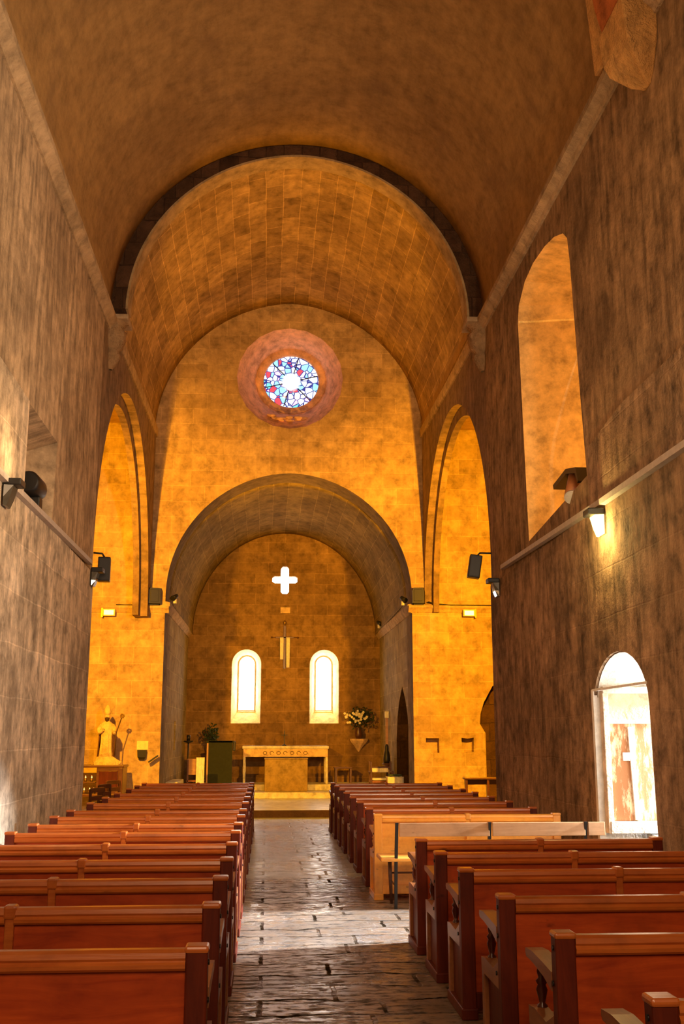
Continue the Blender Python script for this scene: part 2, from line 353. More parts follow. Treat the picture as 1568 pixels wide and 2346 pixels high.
def barrel(prof, y0, y1, ny, thick=.3, n=48):
    """prof(k, y) -> (x, z) with k in 0..1 ; inner surface + outer shell, UV = (y, arc length)"""
    bm = nb(); uv = bm.loops.layers.uv.new('UVMap'); G = []
    for j in range(ny+1):
        y = y0 + (y1-y0)*j/ny; row = []; s = 0; last = None
        for i in range(n+1):
            x, z = prof(i/n, y)
            if last: s += math.hypot(x-last[0], z-last[1])
            last = (x, z); row.append((x, y, z, s))
        G.append(row)
    cx = (G[0][0][0] + G[0][-1][0]) / 2; cz = G[0][0][2]
    def put(off):
        V = []
        for row in G:
            r = []
            for (x, y, z, s) in row:
                d = Vector((x-cx, z-cz)); d.normalize(); r.append((bm.verts.new((x + d.x*off, y, z + d.y*off)), (y, s)))
            V.append(r)
        for j in range(ny):
            for i in range(n):
                q = [V[j][i], V[j][i+1], V[j+1][i+1], V[j+1][i]]
                f = bm.faces.new([a[0] for a in q]); f.smooth = True
                for lp, a in zip(f.loops, q): lp[uv].uv = a[1]
        return V
    A = put(0); B = put(thick)
    for row in (0, ny):
        for i in range(n):
            bm.faces.new((A[row][i][0], A[row][i+1][0], B[row][i+1][0], B[row][i][0]))
    for i in (0, n):
        for j in range(ny):
            bm.faces.new((A[j][i][0], A[j+1][i][0], B[j+1][i][0], B[j][i][0]))
    return bm
def semi(cx, cz, r, bump=0.0, ry=None):
    def f(k, y):
        a = PI * (1-k); t = abs(math.cos(a))
        return (cx + r*math.cos(a), cz + (ry or r)*math.sin(a) + bump*(1-t)**1.2*(k > 0 and k < 1))
    return f

XL, XR, XC = -2.6, 3.45, .425
YE = 23.0
# ------------------------------------------------------------------ SETTING: floor
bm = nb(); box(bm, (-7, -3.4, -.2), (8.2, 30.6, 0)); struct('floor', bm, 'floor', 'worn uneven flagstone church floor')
bm = nb(); box(bm, (-2.26, 22.98, 0.001), (3.17, 29.9, .15), .004); struct('trim_1', bm, 'step', 'brown stone riser of the first sanctuary step')
bm = nb(); box(bm, (-2.26, 23.01, .15), (3.17, 29.9, .156)); struct('trim_2', bm, 'tier', 'smooth pale paving of the sanctuary platform')
bm = nb(); box(bm, (-2.26, 27.3, .156), (3.17, 29.9, .30), .01); struct('trim_3', bm, 'pale', 'pale second sanctuary step')
bm = nb(); box(bm, (-2.0, 28.35, .30), (2.9, 29.9, .45), .01); struct('trim_4', bm, 'pale', 'pale top step under the altar')

# ------------------------------------------------------------------ nave walls
niche = [(10.87, 4.16), (12.45, 4.16), (12.5, 5.16), (10.87, 5.17)]
bm = slab(rect(-3, 0, 15.45, 8.45), [dict(pts=niche, depth=.42, back=[(10.9, 4.16), (12.42, 4.16), (12.42, 5.0), (10.9, 5.02)])], 'X', XL, -3.2)
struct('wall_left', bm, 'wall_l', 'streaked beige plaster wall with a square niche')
# lower masonry facing, standing 3 cm proud
face = [(-2.9, 0), (15.40, 0), (15.40, 4.0), (12.9, 4.05), (12.52, 4.1), (12.5, 4.12), (10.85, 4.12), (10.85, 5.15), (8.0, 5.2), (-2.9, 5.2)]
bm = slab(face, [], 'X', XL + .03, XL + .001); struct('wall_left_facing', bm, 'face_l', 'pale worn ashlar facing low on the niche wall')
# right wall with doorway and deep window
dcy, dr = 10.15, .80
door = [(9.35, 0.001), (10.95, 0.001), (10.95, 1.95)] + arc((dcy, 1.95), dr, 0, 180, 16, .52)[1:-1] + [(9.35, 1.95)]
win = [(10.9, 4.45), (13.53, 4.21), (13.69, 7.375), (13.60, 7.60), (13.22, 7.79), (12.75, 7.84), (12.17, 7.79), (11.73, 7.70), (11.36, 7.56), (11.20, 7.42), (11.14, 7.09), (11.0, 5.43)]
winb = [(11.1, 4.75), (13.35, 4.5), (13.46, 7.40), (13.3, 7.52), (13.0, 7.62), (12.6, 7.64), (12.17, 7.6), (11.8, 7.5), (11.5, 7.38), (11.35, 7.2), (11.3, 6.9), (11.2, 5.5)]
bm = slab([(-3, 0), (9.35, 0)] + [(9.35, 1.95)] + arc((dcy, 1.95), dr, 180, 0, 16, .52)[1:-1] + [(10.95, 1.95), (10.95, 0), (15.95, 0), (15.95, 8.45), (-3, 8.45)],
          [dict(pts=win, back=winb, mi=1)], 'X', XR, 4.55)
for f in bm.faces:
    c = f.calc_center_median()
    if 9.3 < c.y < 11.0 and c.z < 2.6 and XR + .1 < c.x < 4.5: f.material_index = 2  # reveal made pale: daylight glare of the doorway put into the colour
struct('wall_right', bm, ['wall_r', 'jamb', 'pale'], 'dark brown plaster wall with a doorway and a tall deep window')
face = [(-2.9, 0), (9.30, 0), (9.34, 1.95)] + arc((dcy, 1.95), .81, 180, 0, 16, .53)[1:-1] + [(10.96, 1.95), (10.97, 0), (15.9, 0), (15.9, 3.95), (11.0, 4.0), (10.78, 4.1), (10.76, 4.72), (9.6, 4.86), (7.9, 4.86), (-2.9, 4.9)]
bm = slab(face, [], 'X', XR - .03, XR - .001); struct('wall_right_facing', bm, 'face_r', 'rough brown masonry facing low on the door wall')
bm = nb(); box(bm, (-3.4, -3.3, 0), (4.6, -3, 12)); struct('wall_back', bm, 'wall_l', 'west wall behind the pews')
# window 1 : added unseen amber panel that lights the deep recess, with bars
bm = slab(winb, [], 'X', 4.56, 4.58); w = struct('window_1', bm, 'amberglow', 'added amber glow panel closing the deep window recess')
bm = nb()
for zz in (5.3, 6.1, 6.8): box(bm, (4.52, 11.4, zz), (4.56, 13.3, zz+.03))
obj('window_bar', bm, 'black', w)
# springing fillet across the window reveal
bm = nb(); loft(bm, [[Vector((x, y, 7.365)), Vector((x, y - .03, 7.368)), Vector((x, y - .03, 7.395)), Vector((x, y, 7.398))] for x, y in ((3.455, 13.70), (4.5, 13.50))], smooth=False); struct('trim_5', bm, 'cream', 'thin plaster fillet across the window recess')
# vault
bm = barrel(semi(XC, 8.4, 3.03), -3, 16.05, 38); struct('ceiling', bm, 'vault', 'brown plastered barrel vault over the nave')
bm = barrel(semi(XC, 8.4, 3.05, .14), 16.05, YE + .02, 14); struct('ceiling_crossing', bm, 'cross_vault', 'ashlar barrel vault over the crossing')
def annulus(cx, cz, r0, r1, y0, y1, n=64, jag=0, bump=0, a0=0, a1=PI):
    bm = nb(); rows = []
    for i in range(n+1):
        a = a0 + (a1-a0)*i/n; j = random.uniform(-jag, jag); e = bump*(1-abs(math.cos(a)))**1.2
        ci, si = math.cos(a), math.sin(a)
        rows.append([Vector((cx + ci*r0, y0, cz + si*r0 + e)), Vector((cx + ci*(r1+j), y0 + random.uniform(-jag, jag)*.5, cz + si*(r1+j) + e)), Vector((cx + ci*r1, y1, cz + si*r1 + e)), Vector((cx + ci*r0, y1, cz + si*r0 + e))])
    loft(bm, rows, smooth=False); return bm
# transverse arch of the crossing : rubble face + smooth soffit
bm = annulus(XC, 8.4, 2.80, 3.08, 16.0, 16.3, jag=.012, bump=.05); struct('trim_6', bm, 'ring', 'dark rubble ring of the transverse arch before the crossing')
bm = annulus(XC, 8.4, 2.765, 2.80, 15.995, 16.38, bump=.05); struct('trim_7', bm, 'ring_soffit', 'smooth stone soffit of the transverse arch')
bm = annulus(XC, 8.4, 2.72, 3.08, 8.15, 8.75, bump=.05); struct('trim_8', bm, 'carved', 'transverse rib of the nave vault')
# string courses at the vault springing
def course(name, x, s, y0, y1, z0, z1, p=.13, lab=''):
    bm = nb(); pr = [(0, 0), (.03, 0), (.05, .05), (p, .11), (p, .19), (.02, .21), (0, .21)]
    loft(bm, [[Vector((x + s*u, y0, z0 + v)) for u, v in pr], [Vector((x + s*u, y1, z1 + v)) for u, v in pr]], smooth=False)
    return struct(name, bm, 'trimstone', lab)
course('trim_9', XL, 1, -3, 15.95, 7.93, 7.97, lab='stone string course along the niche wall')
course('trim_10', XR, -1, -3, 16.0, 8.02, 8.16, lab='stone string course along the door wall')
course('trim_11', XL, 1, 16.3, YE, 8.1, 8.28, .05, lab='thin string course over the crossing arch on the statue side')
course('trim_12', XR, -1, 16.3, YE, 8.2, 8.38, .05, lab='thin string course over the crossing arch on the bench side')
# ------------------------------------------------------------------ crossing side walls with stepped round arches
def side_arch(x, s, y0, y1, z0, r, nm, lab):
    cy = (y0 + y1) / 2
    out = [(y0, z0)] + arc((cy, z0), r, 180, 0, 40)[1:-1] + [(y1, z0), (YE, z0), (YE, 8.45), (y0 - .0, 8.45)]
    bm = slab(out, [], 'X', x, x - s*.17); struct(nm, bm, 'spandrel', lab)
    r2 = r - .2
    out = [(y0 - .5, z0), (cy - r2, z0)] + arc((cy, z0), r2, 180, 0, 40)[1:-1] + [(cy + r2, z0), (YE, z0), (YE, 8.6), (y0 - .5, 8.6)]
    bm = slab(out, [], 'X', x - s*.17, x - s*.30); struct(nm + '_inner', bm, 'spandrel', lab + ', inner order')
side_arch(XL, 1, 15.45, 22.65, 4.2, 3.6, 'wall_crossing_left', 'plastered arch wall between crossing and statue chapel')
side_arch(XR, -1, 15.95, 23.0, 4.35, 3.52, 'wall_crossing_right', 'plastered arch wall between crossing and bench chapel')
# ------------------------------------------------------------------ east wall with chancel arch, oculus, recesses, side doorway
ccx, ccz, cr = .455, 4.72, 2.715
chan = [(-2.26, 0.0)] + [(-2.26, 4.3)] + [(ccx + cr*math.cos(a), ccz + cr*math.sin(a) + .06*(1-abs(math.cos(a)))) for a in [PI*(1-i/40) for i in range(41)]] + [(3.17, 4.3), (3.17, 0)]
oc0 = [(.41 + 1.225*math.cos(a), 9.76 + 1.215*math.sin(a)) for a in [2*PI*i/20 for i in range(20)]]
oc1 = [(.45 + .80*math.cos(a), 9.98 + .78*math.sin(a)) for a in [2*PI*i/20 for i in range(20)]]
sd = [(4.74, .02), (4.74, 1.75), (4.62, 1.95), (4.64, 2.15), (4.72, 2.4), (4.92, 2.75), (5.2, 3.0), (5.5, 2.75), (5.7, 2.4), (5.78, 2.0), (5.78, .02)]
holes = [dict(pts=oc0, back=oc1, mi=2),
         dict(pts=rect(3.43, 1.33, 3.72, 1.64), depth=.22), dict(pts=[(4.22, 1.33), (4.47, 1.35), (4.48, 1.65), (4.35, 1.63), (4.21, 1.65)], depth=.22),
         dict(pts=sd, depth=.5, mi=3)]  # side doorway recess dark: gloom of the passage put into its colour
outer = [(-7, 0)] + chan + [(8.2, 0), (8.2, 12.4), (-7, 12.4)]
bm = slab(outer, holes, 'Y', YE, 23.9)
# chancel arch soffit faces get the chancel stone
for f in bm.faces:
    c = f.calc_center_median(); n = f.normal
    if abs(c.y - 23.45) < .3 and -2.3 < c.x < 3.2 and c.z < 7.7: f.material_index = 1
struct('wall_east', bm, ['east', 'chancel_vault', 'pink', 'ring'], 'amber-lit ashlar wall with round window above the chancel arch')
# the oculus : flat inner rim and stained glass
bm = nb(); rr = []
for i in range(41):
    a = 2*PI*i/40; c, s = math.cos(a), math.sin(a)
    rr.append([Vector((.45 + .86*c, 23.86, 9.98 + .84*s)), Vector((.45 + .82*c, 23.80, 9.98 + .80*s)), Vector((.455 + .67*c, 23.84, 9.975 + .66*s)), Vector((.455 + .645*c, 23.93, 9.975 + .635*s)), Vector((.45 + .86*c, 23.95, 9.98 + .84*s))])
loft(bm, rr, cap=False); ow = struct('window_2', bm, 'pink', 'round stained glass window in a deep splayed opening')
bm = nb(); lathe(bm, [(0, 0), (.66, 0), (.66, .015), (0, .015)], (0, 0, 0), 'Y', 48)
g = obj('stained_glass', bm, 'rose', ow); g.location = (.455, 23.90, 9.975); g['label'] = 'blue, white and red stained glass disc'
bm = nb()
for k in range(3):
    a = PI*k/3 + .25; tube(bm, [(.645*math.cos(a), 0, .635*math.sin(a)), (.22*math.cos(a), 0, .22*math.sin(a))], .012, 6); tube(bm, [(-.645*math.cos(a), 0, -.635*math.sin(a)), (-.22*math.cos(a), 0, -.22*math.sin(a))], .012, 6)
l_ = obj('window_bar', bm, 'black', ow); l_.location = (.455, 23.89, 9.975)
# rubble on the oculus sill
bm = nb()
for i in range(26):
    x = .41 + random.uniform(-.45, .45); ball(bm, (x, random.uniform(23.15, 23.6), 8.83 + abs(x-.41)**2*.6 + random.uniform(-.02, .04) ), random.uniform(.04, .09), 1, (1.4, 1, .5))
obj('sill_rubble', bm, 'pink', ow)
# cornices on the piers
def pier_cornice(name, x0, x1, lab, z=4.3):
    bm = nb(); pr = [(YE - .005, z), (YE - .04, z), (YE - .09, z + .06), (YE - .14, z + .10), (YE - .14, z + .15), (YE - .005, z + .15)]
    prism(bm, pr, 'X', x0, x1); return struct(name, bm, 'east', lab)
pier_cornice('trim_13', -6.9, -2.17, 'stone cornice across the statue-side pier')
pier_cornice('trim_14', 3.08, 8.0, 'stone cornice across the bench-side pier', 4.36)
# ------------------------------------------------------------------ chancel
def chan_prof(k, y):
    t = (y - 23.9) / 6.1; r = 2.715 - .12*t; cz = ccz - .2*t; a = PI*(1-k)
    return (ccx + r*math.cos(a), cz + (2.775 + .14*t)*math.sin(a))
bm = barrel(chan_prof, 23.9, 30.0, 14); struct('ceiling_chancel', bm, 'chancel_vault', 'ashlar barrel vault over the chancel')
bm = slab(rect(23.9, 0, 30, 4.8), [dict(pts=rect(26.2, 1.35, 26.7, 2.05), depth=.2)], 'X', -2.26, -2.7); struct('wall_chancel_left', bm, 'chancel', 'grey ashlar chancel wall with a slot recess')
pd = [(23.905, .16), (26.15, .16), (26.1, 1.6), (25.85, 2.15), (25.5, 2.5), (24.9, 2.84), (24.35, 2.5), (24.0, 2.15), (23.905, 1.9)]
bm = slab(rect(23.9, 0, 30, 4.8), [dict(pts=pd, depth=.6, mi=1)], 'X', 3.17, 3.9); struct('wall_chancel_right', bm, ['chancel', 'ring'], 'grey ashlar chancel wall with a pointed doorway')  # pointed doorway lined dark, its inner shade put into the colour
course('trim_15', -2.26, 1, 23.0, 29.9, 4.35, 4.4, .10, 'moulded springing course on the lectern side')
course('trim_16', 3.17, -1, 23.0, 29.9, 4.35, 4.38, .10, 'moulded springing course on the doorway side')
# back wall with two splayed lancets and cross
def lancet(cx, hw, z0, zs): return [(cx-hw, z0), (cx+hw, z0)] + arc((cx, zs), hw, 0, 180, 18)
cw = lambda c, a, b: [(c[0]+x, c[1]+z) for x, z in b]
crs = []
for ux, uz, l, w in ((1, 0, .36, .10), (0, 1, .385, .115), (-1, 0, .36, .10), (0, -1, .41, .115)):
    o_w = .115 if uz == 0 else .10
    for q, e in ((-1, 0), (-1, 1), (-.7, 1.0), (.7, 1.0), (1, 1), (1, 0)):
        if e == 0:
            if q == 1: continue
            d = o_w; pp_ = q*w
        elif abs(q) == 1: d = l - .06; pp_ = q*w
        else: d = l; pp_ = q*w*.8
        crs.append((ux*d - uz*pp_, uz*d + ux*pp_))
crs = [(.449 + x, 6.09 + z) for x, z in crs]
holes = [dict(pts=lancet(-.605, .41, 2.04, 3.68), back=lancet(-.60, .235, 2.40, 3.70), mi=1),
         dict(pts=lancet(1.590, .41, 2.04, 3.68), back=lancet(1.595, .235, 2.40, 3.70), mi=1),
         dict(pts=crs)]
bm = slab(rect(-2.7, 0, 3.9, 8), holes, 'Y', 29.9, 30.4); struct('wall_chancel_back', bm, ['apse', 'cream'], 'brown ashlar end wall with two lancets and a cross opening')
for i, cx in enumerate((-.60, 1.595)):
    bm = slab(lancet(cx, .225, 2.41, 3.70), [], 'Y', 30.37, 30.385)
    w = struct('window_%d' % (3+i), bm, 'glasspane', 'bright round-headed lancet pane')
    bm = slab(lancet(cx, .245, 2.385, 3.70), [dict(pts=lancet(cx, .215, 2.42, 3.70))], 'Y', 30.33, 30.37); obj('window_frame', bm, 'trunk', w)
bm = slab(crs, [], 'Y', 30.1, 30.12); struct('window_5', bm, 'crosspane', 'cross-shaped pane glowing with daylight')
# ------------------------------------------------------------------ transepts
for nm, x0, x1, y0 in (('left', -7, -3.02, 15.45), ('right', 3.87, 8.2, 15.95)):
    bm = nb(); box(bm, (x0, y0-.5, 0), (x1, y0, 9)); struct('wall_transept_%s_front' % nm, bm, 'wall_l', 'chapel wall facing the altar end on the %s' % nm)
    xs = (-7.3, -7) if nm == 'left' else (8.2, 8.5)
    bm = nb(); box(bm, (xs[0], y0-.5, 0), (xs[1], 24, 9)); struct('wall_transept_%s_side' % nm, bm, 'wall_l', 'outer wall of the chapel on the %s' % nm)
    bm = nb(); box(bm, (x0 if nm == 'left' else x1-8.2+3.45, y0-.5, 8.6), (XL-.05 if nm == 'left' else x1, 23.5, 8.9)); struct('ceiling_transept_%s' % nm, bm, 'vault', 'plaster ceiling of the chapel on the %s' % nm)

# ------------------------------------------------------------------ capitals and the ceiling corbel
def capital(name, x, s, y, z, label):
    t = thing(name, label, 'capital', (x, y, z))
    bm = nb(); box(bm, (0, -.24, .78) if s > 0 else (-.30, -.24, .78), (.30, .30, .86) if s > 0 else (0, .30, .86), .015)
    obj('abacus', bm, 'trimstone', t)
    bm = nb(); rings = []
    for h, w, d in ((0, .05, .05), (.10, .12, .10), (.22, .17, .14), (.3, .13, .12), (.36, .19, .18), (.5, .24, .22), (.62, .24, .22), (.70, .18, .18), (.78, .26, .24)):
        rr = []
        for i in range(17):
            a = PI*i/16; j = 1 + .10*math.sin(i*2.7 + h*19)
            rr.append(Vector((s*w*math.sin(a)*j, -d*math.cos(a)*j, h)))
        rings.append(rr)
    loft(bm, rings, closed=False, smooth=True)
    obj('bell', bm, 'carved', t)
    bm = nb()
    for k in range(4): 
        a = PI*(k+.5)/4; ball(bm, (s*.20*math.sin(a), -.19*math.cos(a), .58), .055, 2, (1, 1, 1.3))
    obj('carved_leaf', bm, 'carved', t)
    return t
capital('arch_capital', XL, 1, 16.06, 7.38, 'carved stone capital under the dark arch ring on the niche wall side')
capital('arch_capital', XR, -1, 16.06, 7.5, 'carved stone capital under the dark arch ring on the window wall side')
t = thing('ceiling_corbel', 'large rough orange-brown stone corbel high up on the door wall', 'corbel', (XR, 8.45, 7.55))
bm = nb()
def quadring(z, w, y0, y1): return [Vector((0, y0, z)), Vector((-w, y0, z)), Vector((-w*1.02, y1, z)), Vector((0, y1, z))]
loft(bm, [quadring(0, .03, -.06, .06), quadring(.08, .12, -.14, .16), quadring(.28, .26, -.26, .30), quadring(.40, .30, -.29, .33), quadring(.74, .33, -.31, .36)], smooth=False)
o = obj('corbel_body', bm, 'corbel', t); md = o.modifiers.new('b', 'BEVEL'); md.width = .02; md.segments = 2
bm = nb(); loft(bm, [quadring(.80, .30, -.30, .32), quadring(1.05, .34, -.33, .36), quadring(1.5, .40, -.33, .36)], smooth=False); obj('springer_block', bm, 'springer', t)
bm = nb(); loft(bm, [[Vector((-.04, .5, .75)), Vector((-.16, .5, .75)), Vector((-.16, 1.0, .80)), Vector((-.04, 1.0, .8))], [Vector((-.04, .3, 1.5)), Vector((-.3, .3, 1.5)), Vector((-.36, .6, 1.5)), Vector((-.04, .6, 1.5))]], smooth=False); obj('side_block', bm, 'corbel', t)

# ------------------------------------------------------------------ doorway : open leaf against the far reveal
t = thing('door_1', 'open doorway leaf of peeling pale planks standing in the bright doorway', None, (0, 0, 0)); t['kind'] = 'structure'
del_keys = None
bm = nb()
for k in range(4): box(bm, (3.535 + k*.235, 10.86, .82), (3.535 + k*.235 + .232, 10.90, 1.79), .005)
obj('door_panel', bm, 'planks', t)
bm = nb(); box(bm, (3.47, 10.82, .70), (3.53, 10.93, 2.12), .008); box(bm, (3.47, 10.80, 2.10), (4.5, 10.94, 2.17), .008); box(bm, (3.50, 10.84, 1.79), (4.5, 10.90, 1.83), .005); obj('door_frame', bm, 'doorway', t)
bm = nb(); box(bm, (3.53, 10.875, 1.83), (4.5, 10.91, 2.10)); obj('door_transom', bm, 'oldboard', t)
bm = nb(); loft(bm, [[Vector((x, 10.83, z)), Vector((x + .05, 10.83, z)), Vector((x + .05, 10.86, z)), Vector((x, 10.86, z))] for x, z in ((3.755, .83), (3.725, 1.76))], smooth=False); obj('door_batten', bm, 'doorway', t)
bm = nb(); box(bm, (3.49, 10.80, .70), (4.5, 10.93, .82), .006); obj('door_rail', bm, 'pale', t)
bm = nb(); box(bm, (3.66, 10.83, 1.42), (3.73, 10.86, 1.50)); obj('latch', bm, 'pale', t)
bm = nb(); box(bm, (XR - .045, 10.93, .0), (XR + .03, 11.0, 2.14), .006); box(bm, (XR - .04, 9.36, 2.125), (XR - .01, 10.99, 2.15), .004)
struct('trim_17', bm, 'white', 'white painted strip framing the doorway')
bm = nb(); box(bm, (3.60, 9.36, 0.001), (4.9, 10.94, .35)); box(bm, (3.9, 9.36, .35), (4.9, 10.94, .69)); struct('trim_18', bm, 'pale', 'pale stone threshold in the doorway')
bm = nb(); box(bm, (4.56, 5, -.3), (14, 20, .60)); struct('ground', bm, 'pale', 'pale sunlit ground outside the doorway')

# ------------------------------------------------------------------ PEWS
W = 2.0
def make_pew(name, P, Rl, Pt, A, T, label):
    t = thing(name, label, 'pew')
    for s, x in ((0, 0), (1, W)):
        x0, x1 = (0, .085) if s == 0 else (W - .085, W)
        bm = nb(); box(bm, (x0, -.005, .0), (x1, .075, .862), .008); po = obj('end_post', bm, Pt, t)
        bm = nb(); box(bm, (x0 - .004, -.012, .838), (x1 + .004, .085, .865), .010); obj('post_cap', bm, Rl, po)
        ox = x0 - .002 if s == 0 else x1 + .002
        for bz, by in ((.80, .035), (.66, .05), (.47, .10)):
            bm = nb(); cyl(bm, (ox - .004, by, bz), (ox + .004, by, bz), .011, seg=10); obj('bolt', bm, 'bolt', po)
        bm = nb(); pr = [(.07, .625), (.20, .655), (.38, .675), (.50, .680), (.515, .695), (.51, .715), (.40, .722), (.22, .712), (.07, .70)]
        prism(bm, pr, 'X', x0 - .004, x1 - .01 if s == 0 else x1 + .004); o = obj('armrest', bm, A, t)
        bm = nb(); cxx = (x0 + x1)/2
        lathe(bm, [(.012, .46), (.024, .47), (.024, .49), (.013, .50), (.020, .53), (.026, .555), (.018, .575), (.027, .59), (.015, .605), (.021, .63), (.014, .66), (.024, .672), (.024, .685)], (cxx, .42, 0), seg=14)
        obj('baluster', bm, T, t)
        bm = nb(); pr = [(.07, .40), (.50, .40), (.505, .475), (.40, .485), (.2, .475), (.07, .53)]; prism(bm, pr, 'X', x0, x1 - .02 if s == 0 else x1); box(bm, (x0, .44, .06), (x1, .50, .41), .004)
        obj('end_frame', bm, A, t)
        bm = nb(); box(bm, (x0 + .025, .07, .06), (x1 - .025, .45, .41)); obj('end_panel', bm, Pt, t)
        bm = nb(); box(bm, (x0 - .008, -.015, 0), (x1 + .008, .515, .065), .008); obj('plinth', bm, Pt, t)
    xm = W/2
    bm = nb(); box(bm, (xm - .022, -.002, .10), (xm + .022, .06, .858), .006); box(bm, (xm - .03, -.012, .80), (xm + .03, .07, .864), .012); obj('middle_post', bm, Rl, t)
    for a, b in ((.085, xm - .022), (xm + .022, W - .085)):
        bm = nb(); pr = [(.066, .775), (.0, .775), (-.010, .785), (-.012, .80), (.0, .812), (-.008, .822), (-.004, .842), (.012, .852), (.05, .852), (.068, .842)]
        prism(bm, pr, 'X', a, b, smooth=False); obj('top_rail', bm, Rl, t)
        bm = nb(); box(bm, (a, .022, .14), (b, .045, .776)); obj('back_panel', bm, P, t)
    bm = nb(); box(bm, (.085, .0, .06), (W-.085, .06, .15), .005); obj('bottom_rail', bm, Pt, t)
    bm = nb(); box(bm, (.085, .05, .425), (W-.085, .47, .455), .008); obj('seat', bm, Rl, t)
    return t
NTH = ['first', 'second', 'third', 'fourth', 'fifth', 'sixth', 'seventh', 'eighth', 'ninth', 'tenth', 'eleventh', 'twelfth', 'thirteenth', 'fourteenth', 'fifteenth']
proto = make_pew('church_pew', 'red', 'rail', 'post', 'arm', 'turned', 'x')
YLs = [4.33, 5.40, 6.41, 7.38, 8.43, 9.47, 10.36, 11.35, 12.28, 13.62, 14.85, 16.0, 17.35, 18.4, 19.45]
YRs = [3.40, 4.51, 5.58, 6.69, 7.66, 8.61, 12.44, 13.66, 14.75, 15.9, 16.9, 18.1, 19.2]
first = True
for i, y in enumerate(YLs):
    p = proto if first else copy_tree(proto); first = False
    p.location = (-.215 - W, y, 0)
    tag(p, 'dark red pew of the niche wall row, %s counting from the camera' % NTH[i], 'pew', 'red pews along the niche wall')
for i, y in enumerate(YRs):
    p = copy_tree(proto); p.location = (1.195 if y < 9 else 1.145, y, 0)
    w_ = ('dark red pew behind the plank bench, %s of the door side row from the camera' % NTH[i]) if y < 9 else ('dark red pew of the door side row, %s beyond the yellow pine pew' % NTH[i-6])
    tag(p, w_, 'pew', 'red pews along the door wall')
pp = make_pew('pine_pew', 'pine', 'pine', 'pinepost', 'pine', 'pinepost', 'bright yellow pine pew standing in front of the open doorway')
pp.location = (1.14, 11.42, 0)
# plank-backed bench with dark posts
t = thing('plank_bench', 'low bench with a pale plank back and three thin dark posts by the doorway', 'bench', (1.16, 10.70, 0))
for a, b in ((.16, 1.06), (1.09, 2.03), (2.06, 2.23)):
    bm = nb(); box(bm, (a, .0, .695), (b, .022, .825), .004); obj('back_plank', bm, 'tan', t)
for x in (.13, 1.06, 2.03):
    bm = nb(); loft(bm, [[Vector((x+dx, y+dy, z)) for dx, dy in ((-.012, -.02), (.018, -.02), (.018, .02), (-.012, .02))] for y, z in ((.16, 0), (.10, .45), (.0, .828))], smooth=False); obj('post', bm, 'black', t)
    bm = nb(); cyl(bm, (x, .50, 0), (x - .02, .46, .45), .016, .022, 10); obj('leg', bm, 'dark', t)
bm = nb(); box(bm, (-.02, .07, .45), (2.22, .53, .49), .012); obj('seat', bm, 'pine', t)
bm = nb(); tube(bm, [(.13, .15, .22), (.13, .49, .22)], .009); tube(bm, [(2.03, .15, .22), (2.03, .49, .22)], .009); tube(bm, [(.13, .49, .3), (2.03, .49, .3)], .010); obj('stretcher', bm, 'dark', t)

# ------------------------------------------------------------------ ALTAR AND SANCTUARY
t = thing('altar_table', 'long altar table with white top and carved orange stone front on slim legs', 'altar', (.505, 28.8, .45))
bm = nb(); box(bm, (-1.16, -.05, .905), (1.16, .85, .985), .02); obj('table_top', bm, 'pale', t)
bm = nb(); box(bm, (-1.13, -.02, .70), (1.13, .80, .905), .006); obj('frieze', bm, 'altar', t)
bm = nb()
for k in range(7):
    x = -.55 + k*.18; tube(bm, [(x + .05*math.cos(a), -.024, .80 + .045*math.sin(a)) for a in [PI*j/5 for j in range(8 if k % 2 else 11)]], .007, 5)
obj('carved_ornament', bm, 'step', t)
for x in (-1.13, 1.07):
    for y in (-.02, .72):
        bm = nb(); box(bm, (x, y, 0), (x + .06, y + .08, .70), .008); obj('leg', bm, 'pale', t)
bm = nb(); box(bm, (-.55, -.45, 0), (.56, 0, .80), .025)
b = obj('altar_block', bm, 'block', None); b.location = (.50, 28.2, .301); tag(b, 'ochre stone block with rounded corners standing before the altar table', 'altar block')
bm = nb(); box(bm, (-.56, -.46, .80), (.57, 0, .835), .01); o = obj('block_top', bm, 'block', b)
# small cross on altar
t = thing('altar_cross', 'small dark standing cross on the middle of the altar table', 'cross', (.47, 29.0, 1.436))
bm = nb(); lathe(bm, [(0, 0), (.06, 0), (.055, .02), (.02, .035), (.012, .05), (0, .05)]); obj('foot', bm, 'black', t)
bm = nb(); box(bm, (-.012, -.01, .05), (.012, .01, .40)); box(bm, (-.08, -.01, .27), (.08, .01, .295)); obj('upright', bm, 'black', t)
# lectern
t = thing('lectern', 'tall boxy lectern draped with dark green cloth', 'lectern', (-1.20, 27.35, .30))
bm = nb(); box(bm, (-.32, -.02, 0), (.32, .36, 1.22), .01); obj('body', bm, 'tan', t)
bm = nb(); box(bm, (-.27, -.05, .02), (.33, -.015, 1.27), .006); obj('front_cloth', bm, 'greencloth', t)
bm = nb(); box(bm, (-.34, -.05, 1.22), (.35, .40, 1.275), .012); obj('book_rest', bm, 'greencloth', t)
bm = nb(); box(bm, (.335, .0, 1.02), (.41, .10, 1.26), .02); obj('microphone_box', bm, 'black', t)
